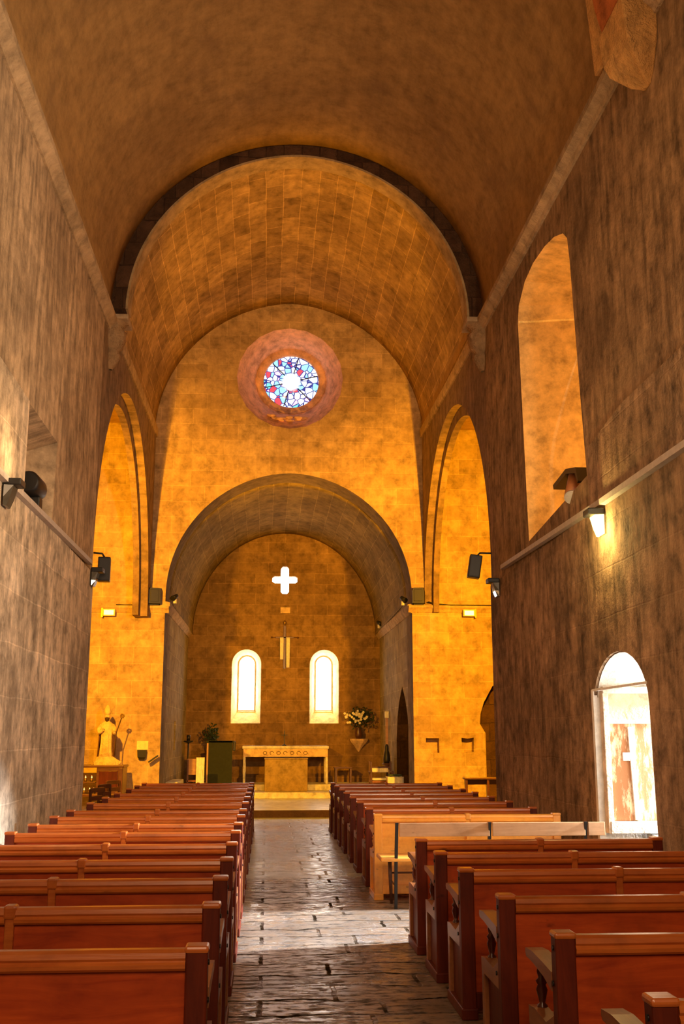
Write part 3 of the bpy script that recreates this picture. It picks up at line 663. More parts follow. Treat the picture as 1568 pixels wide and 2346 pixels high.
# chair with white cloth
t = thing('draped_chair', 'small chair with a white linen cloth hanging over it beside the lectern', 'chair', (-1.70, 26.0, .157))
for x, y in ((-.18, 0), (.18, 0), (-.18, .38), (.18, .38)):
    bm = nb(); box(bm, (x - .02, y - .02, 0), (x + .02, y + .02, .98 if y == 0 else .48), .004); obj('leg', bm, 'dark', t)
bm = nb(); box(bm, (-.21, -.02, .46), (.21, .42, .50), .01); obj('seat', bm, 'arm', t)
bm = nb(); box(bm, (-.20, -.015, .62), (.2, .015, 1.0), .01); obj('backrest', bm, 'tan', t)
bm = nb(); rows = []
for j in range(10):
    z = 1.03 - j*.082
    rows.append([Vector((.02 + .2*i/12 + .02*j/9*math.sin(i), -.035 - .015*math.sin(i*1.7 + j*.3) - .004*j, z - .02*i/12*(j > 7)*3)) for i in range(13)])
loft(bm, rows, closed=False); o = obj('cloth', bm, 'cloth', t); o.modifiers.new('s', 'SOLIDIFY').thickness = .01
# paschal candle stand
t = thing('candle_stand', 'slim dark candle stand with a wide drip tray by the chancel wall', 'candle stand', (-1.93, 26.6, .157))
bm = nb(); lathe(bm, [(0, 0), (.15, 0), (.14, .03), (.03, .05), (.018, .1), (.018, .9), (.03, .93), (.018, .96), (.018, 1.36), (0, 1.36)]); obj('stem', bm, 'black', t)
bm = nb(); lathe(bm, [(0, 1.36), (.03, 1.36), (.12, 1.40), (.125, 1.42), (.04, 1.42), (0, 1.42)]); obj('drip_tray', bm, 'black', t)
bm = nb(); lathe(bm, [(0, 1.42), (.045, 1.42), (.045, 1.55), (0, 1.56)]); obj('candle', bm, 'black', t)
# dried plant stand at the back wall
def leaf_cloud(n, c, r, sz, seed):
    bm = nb(); rnd = random.Random(seed)
    for i in range(n):
        d = Vector((rnd.gauss(0, 1), rnd.gauss(0, 1), rnd.gauss(0, 1))).normalized() * rnd.uniform(.35, 1)
        p = Vector(c) + Vector((d.x*r[0], d.y*r[1], d.z*r[2])); u = Vector((rnd.gauss(0, 1), rnd.gauss(0, 1), rnd.gauss(0, 1))).normalized(); w = u.orthogonal().normalized()
        s = sz*rnd.uniform(.6, 1.3); vs = [bm.verts.new(p), bm.verts.new(p + u*s*.5 + w*s*.25), bm.verts.new(p + u*s), bm.verts.new(p + u*s*.5 - w*s*.25)]; bm.faces.new(vs)
    return bm
t = thing('dried_plant', 'dark spindly dried plant standing behind the lectern', 'plant', (-1.52, 29.55, .30))
bm = nb()
for k in range(7): tube(bm, [(0, 0, .9), (.03*(k-3), .01*k, 1.3), (.07*(k-3) - .05, 0, 1.5 + .06*(k % 4))], .012, 5)
obj('stem', bm, 'leaf', t)
obj('foliage', leaf_cloud(150, (.02, 0, 1.42), (.22, .14, .32), .10, 3), 'leaf', t)
bm = nb(); lathe(bm, [(0, 0), (.13, 0), (.10, .05), (.05, .1), (.05, .8), (.12, .88), (.14, 1.0), (.11, 1.0), (0, .95)]); obj('pedestal', bm, 'dark', t)
# corbel bracket with flowers
bm = nb()
loft(bm, [[Vector((x*w, -y*d, z)) for x, y in ((-1, 0), (-1, .6), (-.5, 1), (.5, 1), (1, .6), (1, 0))] for z, w, d in ((0, .02, .02), (.06, .06, .06), (.15, .12, .14), (.24, .2, .22), (.30, .24, .26), (.35, .24, .26))], smooth=False)
b = obj('stone_bracket', bm, 'altar'); b.location = (2.56, 29.9, 1.27); tag(b, 'carved stone bracket on the end wall carrying the flower bouquet', 'bracket')
t = thing('flower_bouquet', 'bouquet of white flowers with dark leaves on the stone bracket', 'bouquet', (2.54, 29.66, 1.621))
bm = nb(); lathe(bm, [(0, 0), (.07, 0), (.10, .08), (.11, .16), (.07, .26), (.09, .30), (.07, .30), (0, .27)]); obj('vase', bm, 'dark', t)
obj('foliage', leaf_cloud(420, (.05, -.03, .58), (.42, .14, .32), .09, 5), 'leaf', t)
rnd = random.Random(11)
for k in range(34):
    a = rnd.uniform(0, 2*PI); rr_ = rnd.uniform(.2, 1); x = -.12 + .34*rr_*math.cos(a); z = .60 + .27*rr_*math.sin(a); y = -.20*math.sqrt(max(0, 1 - rr_*rr_*.7))
    bm = nb()
    for j in range(6):
        b_ = 2*PI*j/6; u = Vector((math.cos(b_), -.35, math.sin(b_))); w = Vector((-math.sin(b_), 0, math.cos(b_))); s = .042
        bm.faces.new([bm.verts.new(Vector((x, y, z)) + q) for q in (Vector((0, 0, 0)), u*s*.6 + w*s*.3, u*s, u*s*.6 - w*s*.3)])
    ball(bm, (x, y - .005, z), .014, 1); obj('flower', bm, 'petal', t)
# crucifix with white cloth
t = thing('crucifix', 'slender dark crucifix with a white stole hanging from its arms', 'crucifix', (.46, 29.899, 3.55))
bm = nb(); box(bm, (-.035, -.05, 0), (.035, -.005, 1.22), .004); obj('upright', bm, 'dark', t)
bm = nb(); box(bm, (-.26, -.05, .86), (.26, -.01, .90), .004); ball(bm, (-.36, -.03, .88), .028); ball(bm, (.38, -.03, .88), .028); tube(bm, [(-.36, -.03, .88), (.38, -.03, .88)], .009); obj('crossbar', bm, 'dark', t)
bm = nb(); lathe(bm, [(0, 0), (.02, .02), (.05, .08), (.02, .14), (0, .15)], (0, -.056, 1.22), seg=10); obj('finial', bm, 'gold', t)
for (x, z0, w) in ((-.085, .26, .085), (.10, .03, .09)):
    bm = nb(); rows = [[Vector((x + w*(i/6-.5)*(1 + .2*(1-j/8)), -.065 - .012*math.sin(i*2.1), .88 - (.88-z0)*j/8)) for i in range(7)] for j in range(9)]
    loft(bm, rows, closed=False); o = obj('stole', bm, 'cloth', t); o.modifiers.new('s', 'SOLIDIFY').thickness = .012
# small plaque above crucifix
bm = nb(); box(bm, (-.14, -.03, 0), (.14, 0, .17), .008); box(bm, (-.11, -.036, .03), (.11, -.028, .14)); b = obj('stone_plaque', bm, 'altar'); b.location = (.47, 29.899, 5.12); tag(b, 'small pale stone plaque between the cross opening and the crucifix', 'plaque')
# sanctuary furniture on the right
t = thing('sanctuary_chair', 'dark wooden armchair with white cushions beside the chancel doorway', 'chair', (2.80, 26.1, .157))
for x, y in ((-.26, 0), (.26, 0), (-.26, .42), (.26, .42)):
    bm = nb(); box(bm, (x - .022, y - .022, 0), (x + .022, y + .022, .92 if x < 0 or y else .70), .006); obj('leg', bm, 'dark', t)
bm = nb(); box(bm, (-.28, 0, .42), (.28, .44, .47), .01); obj('seat', bm, 'arm', t)
bm = nb(); box(bm, (-.24, .02, .475), (.26, .40, .53), .025); obj('cushion', bm, 'cloth', t)
bm = nb(); box(bm, (-.26, .40, .72), (.26, .44, .80), .01); obj('backrest', bm, 'dark', t)
bm = nb(); box(bm, (-.24, .33, .66), (.20, .40, .76), .02); obj('back_cushion', bm, 'cloth', t)
for x in (-.26, .26):
    bm = nb(); box(bm, (x - .03, 0, .66), (x + .03, .44, .69), .008); obj('armrest', bm, 'dark', t)
t = thing('small_stand', 'slim wooden stand holding a dark carved figure beside the armchair', 'stand', (3.0, 26.75, .157))
bm = nb(); lathe(bm, [(0, 0), (.12, 0), (.1, .04), (.03, .08), (.03, .78), (.12, .84), (.12, .87), (0, .87)]); obj('pedestal', bm, 'dark', t)
bm = nb(); lathe(bm, [(0, .87), (.08, .87), (.09, .95), (.075, 1.08), (.06, 1.14), (.045, 1.18), (.05, 1.23), (.045, 1.29), (.02, 1.33), (0, 1.34)]); obj('carved_figure', bm, 'black', t)
t = thing('cloth_box', 'low box draped with white and green cloth beside the chancel doorway', 'box', (2.98, 25.0, .157))
bm = nb(); box(bm, (-.17, -.2, 0), (.17, .2, .58), .01); obj('body', bm, 'tan', t)
bm = nb(); rows = [[Vector((-.19 + .38*i/10, -.215 + .43*j/8, .60 + .012*math.sin(i*1.3 + j))) for i in range(11)] for j in range(9)]; loft(bm, rows, closed=False)
rows = [[Vector((-.19 + .38*i/10, -.215 - .01*math.sin(i*1.8), .60 - .06*j - .02*abs(i-5)*(j > 1)*.4)) for i in range(11)] for j in range(4)]; loft(bm, rows, closed=False)
o = obj('cloth', bm, 'cloth', t); o.modifiers.new('s', 'SOLIDIFY').thickness = .01
bm = nb(); box(bm, (-.15, -.1, .62), (.16, .12, .66), .01); obj('folded_cloth', bm, 'leaf', t)
t = thing('wooden_stool', 'dark open-framed stool against the end wall near the altar leg', 'stool', (2.08, 29.3, .45))
for x in (-.2, .2):
    for y in (-.15, .15):
        bm = nb(); box(bm, (x - .025, y - .025, 0), (x + .025, y + .025, .38), .005); obj('leg', bm, 'dark', t)
bm = nb(); box(bm, (-.25, -.19, .38), (.25, .19, .42), .01); obj('seat', bm, 'dark', t)
t = thing('processional_pole', 'tall pale wooden pole leaning by the chancel wall with a white box on top', 'pole', (3.10, 27.6, .30))
bm = nb(); box(bm, (-.035, -.025, 0), (.035, .025, 1.85), .008); obj('shaft', bm, 'tan', t)
bm = nb(); box(bm, (-.05, -.05, 1.85), (.05, .05, 2.02), .01); obj('cap', bm, 'white', t)
# stone ledge along left chancel wall
bm = nb(); box(bm, (-2.255, 24.4, .157), (-1.98, 26.1, .68), .015); tag(obj('stone_ledge', bm, 'pale'), 'low pale stone ledge at the foot of the chancel wall', 'ledge')

# ------------------------------------------------------------------ STATUE ON ITS CABINET
t = thing('statue_cabinet', 'dark wooden cabinet with a shelf of votive candles carrying the statue', 'cabinet', (-3.38, 21.9, 0))
bm = nb(); box(bm, (-.45, 0, 1.06), (.52, .75, 1.11), .012); obj('cabinet_top', bm, 'dark', t)
bm = nb(); box(bm, (-.02, .02, .55), (.50, .70, 1.06), .006); obj('body', bm, 'dark', t)
bm = nb(); box(bm, (.03, .0, .64), (.40, .025, 1.0), .01); obj('door', bm, 'turned', t)
bm = nb(); box(bm, (.42, -.01, .5), (.50, .06, 1.06), .008); box(bm, (.44, .0, 0), (.50, .06, .55)); obj('side_post', bm, 'dark', t)
bm = nb(); box(bm, (-.45, .02, .50), (.50, .72, .55), .006); box(bm, (-.45, .02, .76), (-.03, .70, .785), .004); obj('shelf', bm, 'dark', t)
for x in (-.44, .44):
    bm = nb(); box(bm, (x - .03, .60, 0), (x + .03, .68, 1.06), .004); obj('leg', bm, 'dark', t)
rnd = random.Random(4)
for k, (x, z) in enumerate([(-.36, .786), (-.26, .786), (-.13, .786), (-.38, .551), (-.27, .551), (-.17, .551), (-.08, .551)]):
    c = thing('votive_candle', 'small lit votive candle on the %s shelf of the statue cabinet' % ('upper' if z > .7 else 'lower'), 'candle', (-3.38 + x, 22.05 + .05*(k % 2), z), 0, 'votive candles in the statue cabinet')
    bm = nb(); lathe(bm, [(0, 0), (.022, 0), (.024, .06), (0, .06)], seg=10); obj('holder', bm, 'gold', c)
    bm = nb(); lathe(bm, [(0, .062), (.012, .075), (.008, .10), (0, .12)], seg=8); obj('flame', bm, 'flame', c)
# bishop figure
SX, SY, SZ = -3.29, 22.30, 1.111
t = thing('bishop_statue', 'yellow stone statue of a bearded robed bishop with a mitre on a rocky base', 'statue', (SX, SY, SZ))
bm = nb(); rings = []
for z, a, b_, dx in ((0, .30, .20, .03), (.05, .29, .20, .03), (.10, .22, .16, .02), (.16, .17, .14, 0)):
    rings.append([Vector((dx + a*math.cos(q)*(1 + .08*math.sin(q*5 + z*30)), b_*math.sin(q)*(1 + .06*math.sin(q*4)), z)) for q in [2*PI*i/28 for i in range(28)]])
loft(bm, rings, smooth=False); obj('rock_base', bm, 'statue', t)
bm = nb(); rings = []
for z, a, b_, dx, fold in ((.14, .15, .11, .0, .10), (.26, .125, .095, -.005, .10), (.42, .115, .085, 0, .08), (.56, .115, .085, 0, .06), (.68, .125, .09, 0, .04), (.76, .135, .09, 0, .02), (.82, .12, .08, 0, 0), (.855, .075, .06, 0, 0), (.88, .04, .042, 0, 0), (.905, .042, .046, 0, 0), (.93, .052, .056, -.003, 0), (.965, .056, .062, -.004, 0), (1.0, .055, .06, -.003, 0), (1.03, .045, .05, -.002, 0), (1.045, .02, .025, 0, 0)):
    rings.append([Vector((dx + a*math.cos(q)*(1 + fold*math.sin(q*9)), b_*math.sin(q)*(1 + fold*math.sin(q*9)), z)) for q in [2*PI*i/40 for i in range(40)]])
loft(bm, rings)
# nose, brow, arms and hands
ball(bm, (-.004, -.062, .965), .011, 2, (.8, 1, 1.4)); ball(bm, (-.06, 0, .965), .012, 2, (.5, 1, 1.3)); ball(bm, (.056, 0, .965), .012, 2, (.5, 1, 1.3))
tube(bm, [(-.11, 0, .79), (-.155, -.04, .70), (-.13, -.10, .64), (-.07, -.13, .68)], [.045, .05, .04, .026], 12)
tube(bm, [(.11, 0, .79), (.16, -.03, .70), (.17, -.09, .63), (.175, -.14, .64)], [.045, .05, .04, .024], 12)
for hx, hy, hz, s in ((-.055, -.135, .69, 1), (.175, -.15, .645, 1)):
    ball(bm, (hx, hy, hz), .022, 2, (1, .7, 1.1))
    for f_ in range(4): tube(bm, [(hx - .015 + .010*f_, hy - .008, hz + .015), (hx - .016 + .011*f_, hy - .018, hz + .034 + .003*(f_ in (1, 2))), (hx - .016 + .011*f_, hy - .020, hz + .05 + .004*(f_ in (1, 2)))], [.0055, .005, .004], 6)
    tube(bm, [(hx - .018, hy, hz), (hx - .032, hy - .008, hz + .014), (hx - .034, hy - .012, hz + .026)], [.007, .006, .004], 6)
obj('body', bm, 'statue', t)
bm = nb(); rings = []
for z, a, b_ in ((1.0, .062, .066), (1.05, .066, .06), (1.10, .064, .045), (1.15, .045, .03), (1.20, .012, .012)): rings.append([Vector((a*math.cos(q) - .003, b_*math.sin(q), z)) for q in [2*PI*i/20 for i in range(20)]])
loft(bm, rings); obj('mitre', bm, 'statue', t)
bm = nb(); lathe(bm, [(0, .84), (.02, .85), (.045, .90), (.05, .94), (.03, .95), (0, .945)], (0, -.035, 0), seg=12); obj('beard', bm, 'step', t)
bm = nb(); rings = []
for z, a in ((.12, .19), (.3, .175), (.5, .165), (.7, .16), (.80, .12), (.85, .07)): rings.append([Vector((a*math.cos(q), .02 + .12*math.sin(q)*(1 + .05*math.sin(q*11)), z)) for q in [-.55 + (PI + 1.1)*i/22 for i in range(23)]])
loft(bm, rings, closed=False); o = obj('cloak', bm, 'dark', t); o.modifiers.new('s', 'SOLIDIFY').thickness = .015
bm = nb(); tube(bm, [(.20, -.14, .18), (.215, -.14, .64), (.30, -.10, .93)], .011, 8); obj('staff', bm, 'step', t)
bm = nb()
for k in range(7): a = 2*PI*k/7; ball(bm, (.315 + .035*math.cos(a), -.10, .975 + .035*math.sin(a)), .020, 1)
ball(bm, (.315, -.115, .975), .018, 1); obj('staff_head', bm, 'gold', t)
# wall box with paper
t = thing('offering_box', 'small black offering box under a yellow notice on the pier', 'box', (-2.63, YE, 1.2))
bm = nb(); rings = [[Vector((x*w, -y*d, z)) for x, y in ((-1, 0), (-1, 1), (1, 1), (1, 0))] for z, w, d in ((0, .05, .07), (.05, .085, .12), (.20, .095, .13))]; loft(bm, rings, smooth=False); obj('box_body', bm, 'black', t)
bm = nb(); box(bm, (-.12, -.015, .20), (.12, -.003, .38), .002); obj('notice', bm, 'paper', t)
# black reading desk edge by the pier
bm = nb(); box(bm, (-.12, -.10, 0), (.12, .02, .03), .005, Matrix.Rotation(math.radians(-35), 3, 'Y')); b = obj('leaflet_shelf', bm, 'black'); b.location = (-2.38, 22.9, 1.20); tag(b, 'tilted black leaflet shelf at the corner of the pier', 'shelf')
# three rush chairs in left chapel mouth
def rush_chair(loc, label, rz=0):
    t = thing('rush_chair', label, 'chair', loc, rz, 'chairs in the statue chapel')
    for x, y in ((-.2, 0), (.2, 0), (-.19, .38), (.19, .38)):
        bm = nb(); box(bm, (x - .018, y - .018, 0), (x + .018, y + .018, .88 if y == 0 else .45), .005); obj('leg', bm, 'dark', t)
    bm = nb(); box(bm, (-.21, -.01, .44), (.21, .41, .475), .014); obj('seat', bm, 'pale', t)
    for z in (.56, .70, .82):
        bm = nb(); box(bm, (-.19, -.012, z), (.19, .012, z + .07), .005); obj('slat', bm, 'dark', t)
    return t
c0 = rush_chair((-2.62, 17.05, 0), 'dark chair with pale seat, in front of the chairs by the niche wall end', 1.2)
for (x, y), lab, rz in (((-2.70, 18.35), 'dark chair with pale seat, middle one between wall end and statue cabinet', 1.25), ((-2.78, 19.9), 'dark chair with pale seat, the one standing closest to the statue cabinet', 1.1)):
    c = copy_tree(c0); c.location = (x, y, 0); c.rotation_euler = (0, 0, rz); c['label'] = lab
# right chapel kneeling bench
t = thing('kneeling_bench', 'dark wooden prayer bench in the chapel beyond the door wall', 'bench', (4.25, 20.6, 0))
bm = nb(); box(bm, (-.45, -.02, .86), (.55, .16, .90), .01); obj('top_shelf', bm, 'dark', t)
bm = nb(); box(bm, (-.42, .10, .76), (.52, .14, .86), .006); obj('back_rail', bm, 'dark', t)
for x in (-.42, 0.0, .48):
    bm = nb(); box(bm, (x, 0, 0), (x + .045, .12, .86), .006); obj('leg', bm, 'dark', t)
bm = nb(); box(bm, (-.42, -.35, .18), (.52, -.1, .22), .01); box(bm, (-.42, -.35, 0), (-.38, .0, .18)); box(bm, (.48, -.35, 0), (.52, 0, .18)); obj('kneeler', bm, 'dark', t)

# ------------------------------------------------------------------ FIXTURES
def speaker(loc, size, rot, label, name='loudspeaker', brk=None):
    t = thing(name, label, 'loudspeaker', loc, 0); t.rotation_euler = rot
    w, d, h = size
    bm = nb(); box(bm, (-w/2, -d/2, -h/2), (w/2, d/2, h/2), .012); obj('cabinet', bm, 'black', t)
    bm = nb(); box(bm, (-w/2 + .015, -d/2 - .008, -h/2 + .02), (w/2 - .015, -d/2 + .002, h/2 - .02), .004); obj('grille', bm, 'black', t)
    if brk:
        bm = nb(); tube(bm, brk, .014, 8); obj('bracket', bm, 'black', t)
    return t
speaker((-2.45, 15.6, 4.09), (.18, .18, .36), (0, 0, .1), 'black loudspeaker hung on a bracket from the end of the niche wall', brk=[(0, 0, .18), (-.04, 0, .24), (-.16, -.06, .24)])
speaker((3.20, 16.0, 4.26), (.19, .18, .36), (.0, .16, -.1), 'tilted black loudspeaker hung on a bracket from the end of the door wall', brk=[(.02, 0, .18), (.05, 0, .23), (.24, -.08, .24)])
def flood(loc, rz, label):
    t = thing('floodlight', label, 'floodlight', loc, rz, 'floodlights on the pier cornices')
    bm = nb(); rings = [[Vector((x*w, y, z*h)) for x, z in ((-1, -1), (-1, .6), (-.7, 1), (.8, 1), (1, .6), (1, -1))] for y, w, h in ((-.10, .13, .17), (.02, .145, .185), (.12, .10, .13))]
    loft(bm, rings, smooth=False); obj('housing', bm, 'black', t)
    bm = nb(); box(bm, (-.09, -.112, -.13), (.09, -.10, .13), .01); obj('front_glass', bm, 'black', t)
    bm = nb(); box(bm, (-.11, -.04, -.205), (.11, .08, -.18), .006); obj('foot', bm, 'black', t)
    return t
flood((-2.50, 22.88, 4.66), .25, 'black floodlight standing on the cornice of the statue-side pier')
flood((3.30, 22.88, 4.72), -.2, 'black floodlight standing on the cornice of the bench-side pier')
def lampbox(loc, label, cat='lamp', s=1):
    t = thing('halogen_lamp', label, cat, loc, 0, 'halogen lamps on the cornice')
    bm = nb(); box(bm, (-.13, -.10, -.07), (.13, 0, .08), .012); obj('housing', bm, 'paper', t)
    bm = nb(); box(bm, (-.10, -.11, -.05), (.10, -.098, .05), .004); obj('lamp_glass', bm, 'lampdim', t)
    bm = nb(); box(bm, (-.15*s - .02, -.06, -.10), (-.15*s + .02, -.01, .10)); obj('bracket', bm, 'gold', t)
lampbox((-3.43, 22.84, 4.28), 'small pale halogen lamp under the cornice of the statue-side pier')
lampbox((4.40, 22.84, 4.33), 'small pale halogen lamp under the cornice of the bench-side pier', s=-1)
def walllamp(x, s, y, z, label, lit='lampglow', dims=.13):
    t = thing('wall_lamp', label, 'wall lamp', (x, y, z), 0)
    bm = nb(); box(bm, (0, -.10, .10) if s > 0 else (-.17, -.10, .10), (.17, .10, .17) if s > 0 else (0, .10, .17), .012); obj('housing', bm, 'black', t)
    bm = nb(); rings = []
    for zz, w, d in ((-.10, .10, .04), (-.02, .105, .07), (.10, .11, .10)):
        rings.append([Vector((s*(.012), -w, zz)), Vector((s*d, -w*.8, zz)), Vector((s*d, w*.8, zz)), Vector((s*.012, w, zz))])
    loft(bm, rings, smooth=False); obj('shade', bm, lit, t)
    bm = nb(); box(bm, (min(0, s*.03), .10, .02), (max(0, s*.03), .16, .12), .006); obj('junction_box', bm, 'black', t)
    return t
walllamp(XR - .04, -1, 10.35, 3.78, 'glowing glass wall lamp beneath the trunking near the deep window')
walllamp(XR - .04, -1, 15.3, 3.80, 'small unlit glass wall lamp at the end of the door wall', 'lampoff')
walllamp(XL + .04, 1, 10.05, 3.92, 'wall lamp with black housing beside the square niche', 'lampoff')
walllamp(XL + .04, 1, 15.2, 3.88, 'black wall lamp at the end of the niche wall', 'lampoff')
# trunking
def trunking(x, s, pts, label):
    bm = nb(); r = []
    for y, z in pts: r.append([Vector((x, y, z - .035)), Vector((x + s*.06, y, z - .03)), Vector((x + s*.06, y, z + .03)), Vector((x, y, z + .035))])
    loft(bm, r, smooth=False); tag(obj('cable_trunking', bm, 'trunk'), label, 'trunking')
trunking(XL + .031, 1, [(3.5, 4.07), (14.9, 4.08)], 'straight pale cable trunking along the niche wall')
trunking(XR - .031, -1, [(2.5, 3.97), (10.2, 4.01), (14.9, 4.08)], 'straight grey cable trunking along the door wall')
# projector in deep window
t = thing('projector_lamp', 'black hooded spotlight with a brown lens tube at the foot of the deep window', 'spotlight', (3.62, 11.75, 4.40))
bm = nb(); pr = [(-.42, .10), (-.34, .28), (.05, .36), (.62, .30), (.60, .24), (.05, .30), (-.30, .22), (-.38, .08)]; prism(bm, pr, 'X', -.14, .10); obj('hood', bm, 'black', t)
bm = nb(); lathe(bm, [(0, -.20), (.13, -.20), (.17, -.12), (.18, .02), (.15, .16), (.08, .22), (0, .22)], (.06, .18, .08), seg=20); obj('housing', bm, 'black', t)
bm = nb(); cyl(bm, (-.04, -.02, .26), (-.15, -.22, -.04), .085, .095, 24); obj('lens_tube', bm, 'brown', t)
bm = nb(); cyl(bm, (-.150, -.22, -.04), (-.158, -.235, -.062), .097, .095, 24); obj('lens', bm, 'trunk', t)
# niche projector
t = thing('niche_spotlight', 'black rounded spotlight standing inside the square niche', 'spotlight', (-2.68, 11.75, 4.17))
bm = nb(); rings = [[Vector((.13*math.cos(q)*k, y, .25 + .13*math.sin(q)*k)) for q in [2*PI*i/20 for i in range(20)]] for y, k in ((-.30, .8), (-.26, .98), (.1, 1), (.2, .85), (.26, .3))]; loft(bm, rings); obj('housing', bm, 'black', t)
bm = nb(); box(bm, (-.09, -.06, 0), (.09, .10, .13), .01); obj('stand', bm, 'black', t)
bm = nb(); tube(bm, [(.02, .08, .05), (.05, .3, .03), (.03, .45, .02), (.06, .50, .03)], .014, 8); obj('cable', bm, 'black', t)
bm = nb(); box(bm, (-.04, -.05, -.04), (.04, .05, .04), .01); b = obj('cable_box', bm, 'white'); b.location = (-2.78, 12.33, 4.205); tag(b, 'little white cable box on the sill of the square niche', 'box')
# small spot on chancel courses
def minispot(loc, rz, label):
    t = thing('small_spotlight', label, 'spotlight', loc, rz, 'small spotlights on the chancel courses')
    bm = nb(); cyl(bm, (0, -.09, .02), (0, .07, .10), .06, .045, 14); obj('housing', bm, 'black', t)
    bm = nb(); box(bm, (-.03, -.02, -.08), (.03, .04, .02), .006); obj('stand', bm, 'white', t)
minispot((3.03, 28.6, 4.66), .6, 'small black spotlight far along the chancel course on the doorway side')
minispot((3.04, 23.5, 4.66), .5, 'small black spotlight by the chancel arch on the doorway side')
minispot((-2.10, 23.5, 4.66), -.5, 'small black spotlight by the chancel arch on the lectern side')
# cable on the pier
bm = nb(); tube(bm, [(3.50, 22.83, 4.58), (3.7, 22.845, 4.54), (4.0, 22.845, 4.515), (4.3, 22.85, 4.515), (5.1, 22.85, 4.515)], .012, 6); tag(obj('cable', bm, 'black'), 'thin black cable running along the bench-side pier cornice', 'cable')
bm = nb(); tube(bm, [(-2.62, 22.84, 4.46), (-3.1, 22.85, 4.46), (-3.3, 22.85, 4.462)], .010, 6); tag(obj('cable', bm, 'black'), 'thin black cable lying on the statue-side pier cornice', 'cable')

# ------------------------------------------------------------------ LIGHTS
def spot(loc, tgt, e, c, size=150, blend=.5, r=.08):
    l = bpy.data.lights.new('spot', 'SPOT'); l.energy = e; l.color = c; l.spot_size = math.radians(size); l.spot_blend = blend; l.shadow_soft_size = r
    o = bpy.data.objects.new('lamp_light', l); col.objects.link(o); o.location = loc
    o.rotation_euler = (Vector(tgt) - Vector(loc)).to_track_quat('-Z', 'Y').to_euler(); return o
def point(loc, e, c, r=.08):
    l = bpy.data.lights.new('point', 'POINT'); l.energy = e; l.color = c; l.shadow_soft_size = r
    o = bpy.data.objects.new('lamp_light', l); col.objects.link(o); o.location = loc; return o
def area(loc, tgt, e, c, sx, sy):
    l = bpy.data.lights.new('area', 'AREA'); l.shape = 'RECTANGLE'; l.size = sx; l.size_y = sy; l.energy = e; l.color = c
    o = bpy.data.objects.new('daylight', l); col.objects.link(o); o.location = loc  # name also covers the added west fill
    o.rotation_euler = (Vector(tgt) - Vector(loc)).to_track_quat('-Z', 'Y').to_euler(); return o
OR = (1, .41, .008)
spot((-3.35, 16.3, 4.3), (-4.3, 23, 3.8), 4200, OR, 104, .6)
spot((3.98, 16.5, 4.3), (4.9, 23, 3.8), 4200, OR, 104, .6)
spot((-3.15, 16.4, 4.35), (.0, 20.8, 11.0), 1000, OR, 88, .7)
spot((3.95, 16.6, 4.35), (.8, 20.8, 11.0), 1000, OR, 88, .7)
# nave wall lamps and added spots
spot((3.1, 5.5, 4.3), (-2.6, 11.5, 5.4), 1500, (1, .72, .45), 120, .9, .2)  # added spot without a fixture, brightens the niche wall
point((-2.25, 10.0, 4.35), 14, (1, .62, .28), .12)
point((3.18, 10.22, 3.66), 30, (1, .74, .25), .05)
spot((-2.1, 5.0, 4.4), (3.4, 10, 5.0), 330, (1, .52, .2), 120, .9, .2)  # weaker added spot without a fixture, towards the door wall
# added warm fill behind the viewer
area((.4, -2.8, 4.5), (.4, 10, 2.0), 330, (1, .66, .38), 3.2, 3.5)
# daylight through door
spot((8.4, 10.5, 3.1), (.6, 9.95, .1), 17000, (.90, .94, 1), 30, .2, .3)
spot((7.0, 7.2, 2.0), (3.8, 10.95, 1.75), 230, (1, .84, .58), 40, .4, .15)
area((4.8, 10.1, 1.6), (0, 10.6, 1.8), 42, (1, .93, .86), 1.3, 1.3)
# projector in window recess
point((3.85, 12.1, 5.0), 22, (1, .50, .07), .1)
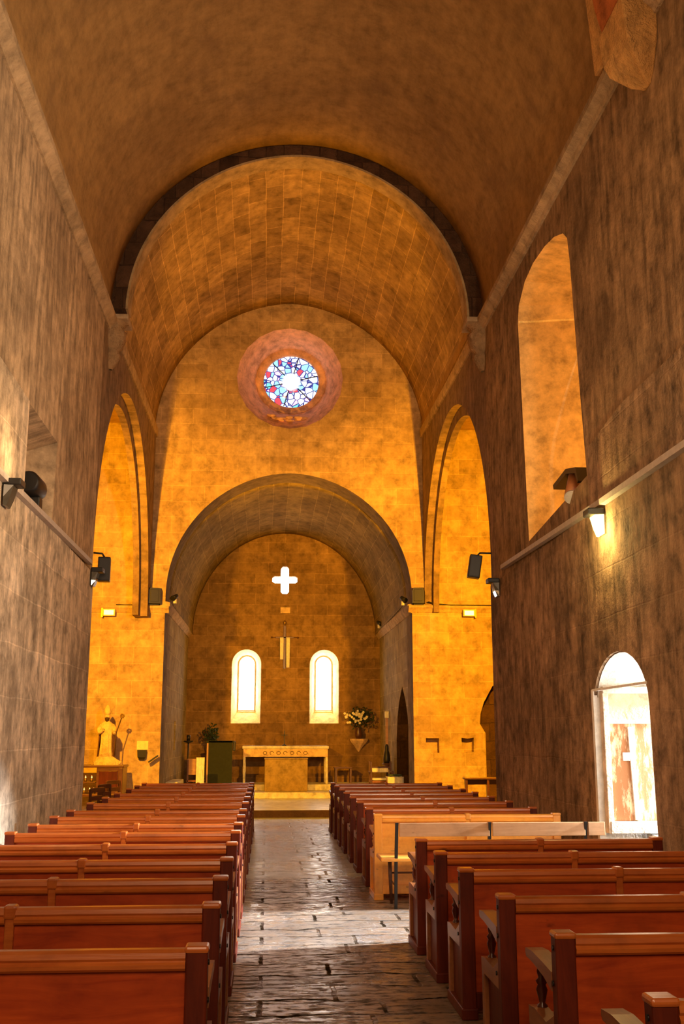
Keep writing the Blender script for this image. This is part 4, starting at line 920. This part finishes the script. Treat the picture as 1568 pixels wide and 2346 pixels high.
# chancel : lancets throw warm daylight, small spots wash upwards
spot((2.95, 23.7, 4.8), (-.6, 27, 6.6), 12, (1, .80, .25), 130, .8)
spot((-2.0, 23.7, 4.8), (1.5, 27, 6.6), 12, (1, .80, .25), 130, .8)
s = bpy.data.lights.new('sun', 'SUN'); s.energy = 1.6; s.angle = math.radians(1.0); s.color = (1, .95, .86)
o = bpy.data.objects.new('sun', s); col.objects.link(o); o.rotation_euler = Vector((-.30, .85, -.75)).to_track_quat('-Z', 'Y').to_euler()
wd = bpy.data.worlds.new('w'); sc.world = wd; wd.use_nodes = True
bg = wd.node_tree.nodes['Background']; sky = wd.node_tree.nodes.new('ShaderNodeTexSky'); sky.sky_type = 'HOSEK_WILKIE'; sky.sun_direction = (.3, -.75, .6); sky.turbidity = 3
wd.node_tree.links.new(sky.outputs[0], bg.inputs[0]); bg.inputs[1].default_value = 1.6

# ------------------------------------------------------------------ CAMERA
f, th, ps = 2400., math.radians(12.1567), math.radians(4.0076)
F = Vector((math.sin(ps)*math.cos(th), math.cos(ps)*math.cos(th), math.sin(th)))
Rv = Vector((math.cos(ps), -math.sin(ps), 0)); U = Rv.cross(F)
cam = bpy.data.cameras.new('camera'); co = bpy.data.objects.new('camera', cam); col.objects.link(co)
mt = Matrix((Rv, U, -F)).transposed().to_4x4(); mt.translation = Vector((0, 0, 1.65)); co.matrix_world = mt
cam.sensor_fit = 'VERTICAL'; cam.sensor_height = 36; cam.sensor_width = 36; cam.lens = f/2346*36; cam.clip_start = .05; cam.clip_end = 200
sc.camera = co
sc.cycles.adaptive_threshold = .03; sc.cycles.max_bounces = 5; sc.cycles.diffuse_bounces = 3; sc.cycles.glossy_bounces = 2; sc.cycles.transmission_bounces = 2
vs = sc.view_settings; vs.view_transform = 'Standard'; vs.look = 'None'; vs.gamma = 1; vs.use_curve_mapping = False; vs.exposure = 0
for n_ in ('candle_flame', 'lit_tube_glass', 'lit_lamp_glass', 'amber_fill_glow', 'stained_glass'):
    bpy.data.materials[n_].cycles.emission_sampling = 'NONE'
